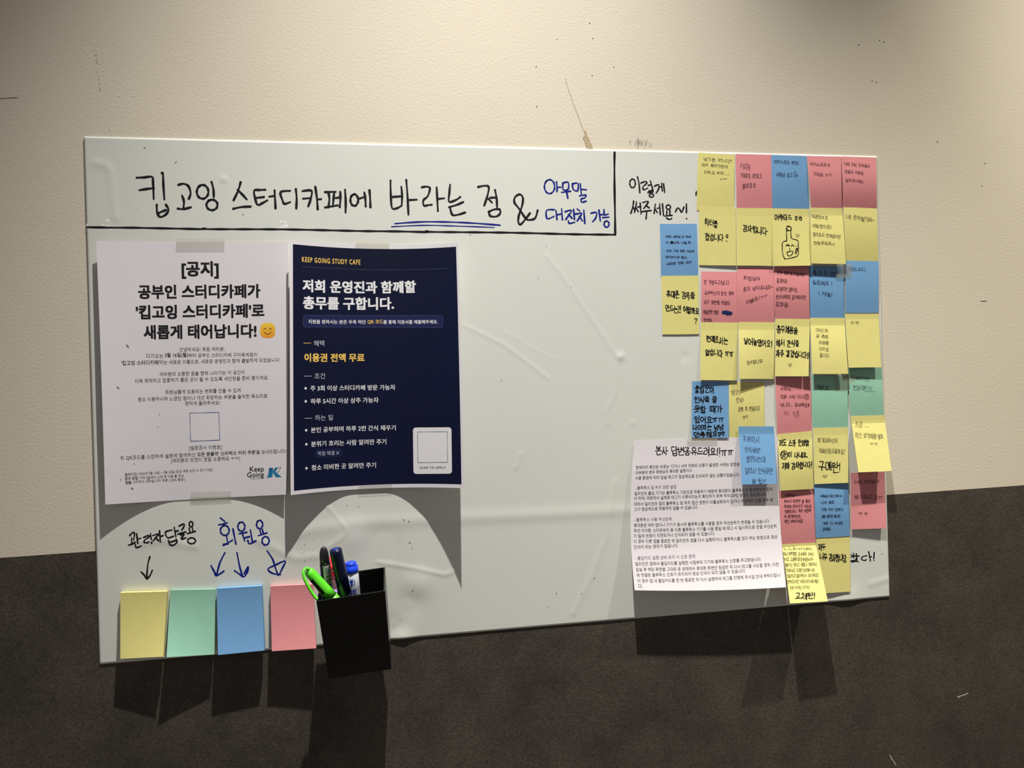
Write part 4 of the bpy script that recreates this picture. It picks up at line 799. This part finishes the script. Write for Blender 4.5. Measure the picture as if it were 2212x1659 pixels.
# ------------------------------------------------------------------ tape strips
tape(lambda u, v: H0 + .0008 + .0008 * v, (z1(970, 72), z1(1468, 68), z1(1468, 178), z1(962, 178)), 'clear tape over the top edge of the white notice')
tape(lambda u, v: H0 + .0016 * (1 - v) + .0002, (z2(1112, 1122), z2(1532, 1112), z2(1538, 1220), z2(1114, 1238)), 'clear tape under the bottom edge of the white notice')
tape(lambda u, v: H0 + .0016 * v + .0006, (z3(808, 92), z3(1162, 100), z3(1160, 178), z3(806, 168)), 'clear tape above the top edge of the navy poster')
tape(lambda u, v: H0 + .0026 * (1 - v) + .0003, (z4(840, 1052), z4(1186, 1040), z4(1182, 1135), z4(838, 1152)), 'clear tape at the bottom edge of the navy poster')
tape(lambda u, v: h_sheet(.4, 0) + .0012, (z5(822, 104), z5(1228, 100), z5(1225, 178), z5(826, 182)), 'clear tape at the top of the white printed sheet')
tape(lambda u, v: Q + .0026, (ze(668, 68), ze(890, 62), ze(890, 262), ze(680, 258)), 'clear tape joining the two blue notes near the right edge')
tape(lambda u, v: Q + .0012, (zg(880, 128), zg(1150, 120), zg(1150, 330), zg(885, 345)), 'clear tape joining the two pale green notes')
#tape(lambda u, v: R_ + .0045, (zd(205 + 20, 1560), zd(590, 1590), zd(590, 1655), zd(225, 1655)), 'clear tape low on the yellow note above the blue marker note') if False else None

# ------------------------------------------------------------------ pads of notes
def pad(colr, tl, tr, br, bl, th, lift, liftr, label):
    base = BT + .0008
    def hf(u, v):
        L = lift * (1 - u) + liftr * u; return base + L * v ** 1.8
    fr = Paper(tl, tr, br, bl, lambda u, v: hf(u, v) + th, th=.00012)
    root = empty('sticky_note_pad', P(*tl, base), label, 'note pad', 'pads of sticky notes along the bottom')
    nu, nv = 8, 18; V, Fc = [], []
    for lay in (0, 1):
        for j in range(nv + 1):
            for i in range(nu + 1):
                u, v = i / nu, j / nv; q = fr.p(u, v, -.0001)
                X = q.x + (.0006 * math.sin(j * 2.1) * 0)
                V.append(Vector((q.x, q.y if lay == 0 else -hf(u, v) , q.z)))
    n = (nu + 1) * (nv + 1)
    for j in range(nv):
        for i in range(nu):
            a = j * (nu + 1) + i; Fc.append((a, a + nu + 1, a + nu + 2, a + 1)); Fc.append((n + a, n + a + 1, n + a + nu + 2, n + a + nu + 1))
    ring = list(range(nu + 1)) + [j * (nu + 1) + nu for j in range(1, nv + 1)] + [nv * (nu + 1) + i for i in range(nu - 1, -1, -1)] + [j * (nu + 1) for j in range(nv - 1, 0, -1)]
    for k in range(len(ring)):
        a, b = ring[k], ring[(k + 1) % len(ring)]; Fc.append((a, b, n + b, n + a))
    attach(mesh_obj('paper_block', V, Fc, NM[colr]), root)
    def ht(u, v): return hf(u, v) + th + .0002 + .0016 * v ** 2
    ts = Paper(tl, tr, br, bl, ht, th=.0001); attach(ts.mesh('top_sheet', NM[colr], 8, 18), root)
pad('yellow', (259.9, 1280.5), (361, 1277.5), (352.8, 1418.5), (259.9, 1423.2), .0052, .0050, .0090, 'yellow pad of sticky notes, leftmost of the four along the bottom')
pad('green', (368, 1274.5), (465.6, 1272.8), (462.8, 1413.8), (359.8, 1419.7), .0024, .0135, .0070, 'pale green pad of sticky notes between the yellow and blue pads')
pad('blue', (468, 1271.6), (565.5, 1265.7), (571.4, 1405.1), (471, 1415), .0058, .0085, .0070, 'blue pad of sticky notes between the green and pink pads')
pad('pink', (583.9, 1266.4), (676, 1262), (683, 1400.4), (587.4, 1406.8), .0048, .0080, .0100, 'pink pad of sticky notes beside the black pen cup')

# ------------------------------------------------------------------ pen cup
cup_m = mat('black gloss plastic', (.0035, .0033, .0032), rough=.28, spec=.35)
TLf, TRf = P(682.9, 1298.7, .103), P(832, 1276, .103); dTop = P(832, 1224.3, .027) - TRf
TLb, TRb = TLf + dTop, TRf + dTop
BLf, BRf = P(710.7, 1468.6, .090), P(845.3, 1446.4, .090); up = Vector((0, dTop.y, dTop.z)).normalized()
dBot = dTop * .93
BLb, BRb = BLf + dBot, BRf + dBot
def lerp(a, b, t): return a + (b - a) * t
cup = empty('pen_cup', (BLb + BRb) / 2, 'black square plastic pen cup fixed to the lower edge of the board', 'pen holder')
oc = [TLf, TRf, TRb, TLb, BLf, BRf, BRb, BLb]; cT = (TLf + TRf + TRb + TLb) / 4; cB = (BLf + BRf + BRb + BLb) / 4
wt = .0018
def inset(c, q, t): 
    d = q - c; return c + d * (1 - t / d.length * 1.414)
it = [inset(cT, q, wt) for q in oc[:4]]; ib = [inset(cB, q, wt) + (cT - cB).normalized() * .002 for q in oc[4:]]
import bmesh
def cup_mesh():
    bm = bmesh.new(); vv = [bm.verts.new(q) for q in oc + it + ib]
    for k in range(4):
        j = (k + 1) % 4
        bm.faces.new((vv[k], vv[4 + k], vv[4 + j], vv[j])); bm.faces.new((vv[8 + k], vv[8 + j], vv[12 + j], vv[12 + k])); bm.faces.new((vv[k], vv[j], vv[8 + j], vv[8 + k]))
    bm.faces.new((vv[4], vv[7], vv[6], vv[5])); bm.faces.new((vv[12], vv[13], vv[14], vv[15]))
    bmesh.ops.recalc_face_normals(bm, faces=bm.faces)
    bmesh.ops.bevel(bm, geom=[e for e in bm.edges if e.calc_face_angle(0) > .6], offset=.0007, segments=2, affect='EDGES', profile=.5)
    me = bpy.data.meshes.new('cup_body'); bm.to_mesh(me); bm.free(); me.materials.append(cup_m)
    o = bpy.data.objects.new('cup_body', me); COL.objects.link(o); return o
attach(cup_mesh(), cup)
# magnetic pad joining the back of the cup to the board
mb = (TLb + TRb) / 2; mc = (BLb + BRb) / 2; x0, x1 = mb.x - .024, mb.x + .024
yt = lerp(mb, mc, .08); yb2 = lerp(mb, mc, .42)
v = [Vector((x0, yt.y, yt.z)), Vector((x1, yt.y, yt.z)), Vector((x1, yb2.y, yb2.z)), Vector((x0, yb2.y, yb2.z))]
v += [Vector((q.x, -(BT + .0002), q.z)) for q in v]
attach(mesh_obj('magnet_pad', v, [(0, 1, 2, 3), (7, 6, 5, 4), (0, 4, 5, 1), (1, 5, 6, 2), (2, 6, 7, 3), (3, 7, 4, 0)], mat('black magnet', (.01, .01, .01), rough=.7)), cup)

# ------------------------------------------------------------------ pens
def inside(s, t, d):   # point inside the cup: s left-right, t back-front, d depth from rim (0) to floor (1)
    top = lerp(lerp(it[3], it[2], s), lerp(it[0], it[1], s), t); bot = lerp(lerp(ib[3], ib[2], s), lerp(ib[0], ib[1], s), t); return lerp(top, bot, d)
def lathe(name, a, b, prof, m, root, seg=24, side=None):
    """prof: (distance along a->b in metres, radius)"""
    ax = (b - a).normalized(); t = Vector((0, -1, 0)) if side is None else side; u = (t - ax * t.dot(ax)).normalized(); w = ax.cross(u); V, Fc = [], []
    for d, r in prof:
        for k in range(seg):
            an = 2 * math.pi * k / seg; V.append(a + ax * d + u * (r * math.cos(an)) + w * (r * math.sin(an)))
    for j in range(len(prof) - 1):
        for k in range(seg): Fc.append((j * seg + k, (j + 1) * seg + k, (j + 1) * seg + (k + 1) % seg, j * seg + (k + 1) % seg))
    Fc.append(tuple(range(seg))); Fc.append(tuple(reversed(range((len(prof) - 1) * seg, len(prof) * seg))))
    o = mesh_obj(name, V, Fc, m); 
    o.data.polygons.foreach_set('use_smooth', [len(p.vertices) == 4 for p in o.data.polygons]); 
    attach(o, root); return o, ax, u, w
def patch(name, a, ax, u, w, r, d0, d1, an0, an1, m, root, n=8, th=.00008, rows=1):
    V, Fc = [], []
    for j in range(rows + 1):
        d = d0 + (d1 - d0) * j / rows
        for k in range(n + 1):
            an = an0 + (an1 - an0) * k / n; V.append(a + ax * d + (u * math.cos(an) + w * math.sin(an)) * (r + th))
    for j in range(rows):
        for k in range(n): Fc.append((j * (n + 1) + k, j * (n + 1) + k + 1, (j + 1) * (n + 1) + k + 1, (j + 1) * (n + 1) + k))
    return attach(mesh_obj(name, V, Fc, m, smooth=True), root)
def wrap_text(name, text, a, ax, u, w, r, d0, length, an_c, m, root, flip=-1, bold=.02):
    key = want(text, bold, 2); ob = mesh_obj(name, [], [], m)
    FILLS.append((ob, lambda: _wrap(key, a, ax, u, w, r, d0, length, an_c, flip))); return attach(ob, root)
def _wrap(key, a, ax, u, w, r, d0, length, an_c, flip):
    gv, gf = glyphs(key); mx = max(g[0] for g in gv); mn = min(g[0] for g in gv); my = (max(g[1] for g in gv) + min(g[1] for g in gv)) / 2; s = length / (mx - mn)
    V = []
    for gx, gy in gv:
        an = an_c + flip * (gy - my) * s / r; V.append(a + ax * (d0 + flip * 0 + (gx - mn) * s) + (u * math.cos(an) + w * math.sin(an)) * (r + .00016))
    return V, [tuple(f) for f in gf]
FLOOR = max(q.z for q in ib) + .006
def pen_axis(px, py, h, qx, qy, h2):
    a = P(px, py, h); c_ = P(qx, qy, h2); t = (a.z - FLOOR) / (a.z - c_.z); return a, a + (c_ - a) * t
GP = 'pens and markers in the black cup'
# black marker with clear dome cap and barcode sticker
a, b = pen_axis(698.5, 1181, .078, 708, 1280, .070)
root = empty('marker_pen', b, 'black marker pen with clear domed cap and white barcode label, standing tallest', 'marker', GP)
L = (b - a).length; blk = mat('black pen plastic', (.006, .006, .007), rough=.22, spec=.5)
lathe('cap_dome', a, b, [(0, .0007), (.0008, .0022), (.0025, .0036), (.006, .0047), (.011, .0052), (.016, .0054), (.018, .0054)], mat('smoky clear plastic', lin((34, 34, 38)), rough=.1, spec=.6), root)
o, ax, u, w = lathe('barrel', a, b, [(.018, .0054), (.019, .0057), (.05, .0058), (.08, .0056), (L, .0052)], blk, root)
patch('barcode_label', a, ax, u, w, .0058, .020, .064, -1.35, .35, mat('white label paper', lin((205, 205, 205)), rough=.6), root, 10)
V, Fc = [], []; rb = random.Random(4); d = .0225
while d < .061:
    t_ = rb.choice((.0004, .0007, .0011)); o_ = len(V)
    for dd in (d, d + t_):
        for k in range(7): an = -1.15 + 1.1 * k / 6; V.append(a + ax * dd + (u * math.cos(an) + w * math.sin(an)) * .00602)
    for k in range(6): Fc.append((o_ + k, o_ + k + 1, o_ + 7 + k + 1, o_ + 7 + k))
    d += t_ + rb.choice((.0004, .0006, .0009))
attach(mesh_obj('barcode_bars', V, Fc, toner), root)
# navy marker
a, b = pen_axis(724.5, 1186, .084, 745.5, 1285, .074)
root = empty('marker_pen', b, 'dark navy marker with flat-topped cap in the middle of the cup', 'marker', GP); L = (b - a).length
nv = mat('navy pen plastic', lin((10, 16, 52)), rough=.25, spec=.5)
o, ax, u, w = lathe('cap', a, b, [(0, .0045), (.0002, .0058), (.001, .0066), (.004, .0068), (.030, .0070), (.052, .0072), (.0525, .0068)], nv, root)
lathe('cap_button', a, b, [(-.0006, .003), (-.0004, .0036), (.001, .0037)], mat('blue cap inlay', lin((24, 46, 120)), rough=.3, spec=.6), root)
lathe('barrel', a, b, [(.0525, .0062), (.054, .0071), (.09, .0071), (L, .0066)], nv, root)
patch('cap_clip', a, ax, u, w, .0074, .034, .050, 1.15, 1.6, nv, root, 4, th=.0006)
# blue dry-erase marker
a, b = pen_axis(757.5, 1214, .050, 764, 1283, .046)
root = empty('whiteboard_marker', b, 'pale grey board marker with blue cap and round blue emblem', 'marker', GP); L = (b - a).length
bl_ = mat('bright blue plastic', lin((20, 64, 214)), rough=.3, spec=.5); gw = mat('pale grey plastic', lin((176, 178, 186)), rough=.4)
lathe('cap', a, b, [(0, .0050), (.0006, .0062), (.0028, .0064), (.0045, .0064), (.0048, .0076), (.0105, .0079), (.011, .0077)], bl_, root)
o, ax, u, w = lathe('barrel', a, b, [(.011, .0074), (.03, .0076), (.06, .0072), (L, .0068)], gw, root)
def ring_on(name, ax, u, w, a, r, dc, anc, rad, m, root, fill=False, wd=.0006):
    V, Fc = [], []; n = 24
    for k in range(n):
        t = 2 * math.pi * k / n
        for rr in ((rad - wd, rad) if not fill else (0.0001, rad)):
            dd = dc + rr * math.sin(t); an = anc + rr * math.cos(t) / r; V.append(a + ax * dd + (u * math.cos(an) + w * math.sin(an)) * (r + .00018))
    for k in range(n): j = (k + 1) % n; Fc.append((2 * k, 2 * k + 1, 2 * j + 1, 2 * j))
    return attach(mesh_obj(name, V, Fc, m), root)
ring_on('emblem_ring', ax, u, w, a, .0076, .0215, .1, .0040, bl_, root)
patch('emblem_tip', a, ax, u, w, .0077, .0188, .0222, -.12, .32, bl_, root, 4, th=.0002)
patch('emblem_tip', a, ax, u, w, .0077, .0222, .0242, -.0, .2, bl_, root, 3, th=.0002)
wrap_text('barrel_lettering', '보드마카', a, ax, u, w, .0076, .029, .030, -.1, bl_, root)
# red board marker behind
a, b = pen_axis(712.0, 1204, .042, 727, 1283, .038)
root = empty('whiteboard_marker', b, 'white board marker with red cap and red lettering, mostly hidden behind others', 'marker', GP); L = (b - a).length
rd = mat('red plastic', lin((214, 34, 34)), rough=.35, spec=.5)
lathe('cap', a, b, [(0, .0040), (.0006, .0052), (.008, .0054), (.0083, .0062), (.013, .0064), (.0134, .0062)], rd, root)
o, ax, u, w = lathe('barrel', a, b, [(.0134, .006), (.03, .0068), (.06, .0068), (L, .0062)], mat('off-white plastic', lin((212, 210, 212)), rough=.4), root)
ring_on('emblem_ring', ax, u, w, a, .0068, .0175, -.1, .0030, rd, root, fill=True)
wrap_text('red_lettering', '보드마카', a, ax, u, w, .0068, .021, .022, -.15, rd, root, bold=.04)
wrap_text('small_lettering', 'BOARD MARKER', a, ax, u, w, .0068, .021, .028, -.75, toner, root, bold=.02)
# purple-capped pen, low in the cup
a, b = pen_axis(724.5, 1278, .060, 731, 1320, .058)
root = empty('marker_pen', b, 'short white pen with round purple end low in the cup', 'marker', GP); L = (b - a).length
lathe('end_ring', a, b, [(0, .0058), (.001, .0064), (.004, .0066), (.0045, .0064)], blk, root)
lathe('end_plug', a, b, [(-.0016, .0022), (-.0012, .0048), (.002, .0050)], mat('purple plastic', lin((150, 120, 190)), rough=.4), root)
lathe('barrel', a, b, [(.0045, .0060), (L, .0058)], gw, root)
# small blue-capped pen peeping out behind the green one
a, b = pen_axis(686, 1242, .056, 700, 1290, .050)
root = empty('pen', b, 'thin pen with rounded blue cap peeping out behind the green highlighter', 'pen', GP); L = (b - a).length
lathe('cap', a, b, [(0, .001), (.0008, .0028), (.0025, .0040), (.006, .0044), (.03, .0046)], bl_, root); lathe('barrel', a, b, [(.03, .004), (L, .004)], gw, root)
# green highlighter with a large clip, leaning over the left rim
gm = mat('lime green plastic', lin((96, 218, 44)), rough=.3, spec=.5)
a, b = P(664.5, 1231, .092), P(762, 1342, .084)
root = empty('highlighter_pen', b, 'bright lime green highlighter with looped clip leaning over the left rim of the cup', 'highlighter', GP); L = (b - a).length
o, ax, u, w = lathe('cap', a, b, [(0, .0012), (.0006, .0034), (.002, .0048), (.006, .0056), (.03, .0062), (.040, .0066)], gm, root)
lathe('barrel', a, b, [(.040, .0066), (L, .0062)], gm, root)
cp = [(667, 1229, .093), (660, 1228.5, .097), (655.5, 1236, .100), (657.5, 1249, .102), (664, 1263, .103), (672, 1277, .1035), (680, 1289, .104), (686, 1294, .104)]
pts = [P(x, y, h) for x, y, h in cp]
sm = []
for i in range(len(pts) - 1):
    p0, p1, p2, p3 = pts[max(0, i - 1)], pts[i], pts[i + 1], pts[min(len(pts) - 1, i + 2)]
    for k in range(6):
        t = k / 6; sm.append(.5 * (2 * p1 + (p2 - p0) * t + (2 * p0 - 5 * p1 + 4 * p2 - p3) * t * t + (3 * p1 - p0 - 3 * p2 + p3) * t ** 3))
sm.append(pts[-1]); V, Fc = [], []; seg = 10
for i, q in enumerate(sm):
    tn = (sm[min(i + 1, len(sm) - 1)] - sm[max(0, i - 1)]).normalized(); uu = (Vector((0, -1, 0)) - tn * Vector((0, -1, 0)).dot(tn)).normalized(); ww = tn.cross(uu)
    for k in range(seg):
        an = 2 * math.pi * k / seg; V.append(q + uu * (.0024 * math.cos(an)) + ww * (.0016 * math.sin(an)))
for i in range(len(sm) - 1):
    for k in range(seg): Fc.append((i * seg + k, (i + 1) * seg + k, (i + 1) * seg + (k + 1) % seg, i * seg + (k + 1) % seg))
Fc.append(tuple(range(seg))); Fc.append(tuple(reversed(range((len(sm) - 1) * seg, len(sm) * seg))))
attach(mesh_obj('clip', V, Fc, gm, smooth=True), root)
patch('cap_slot', a, ax, u, w, .0060, .010, .050, .15, .85, mat('dark slot', (.01, .012, .008), rough=.6), root, 6, th=.0002, rows=3)

cast_type()
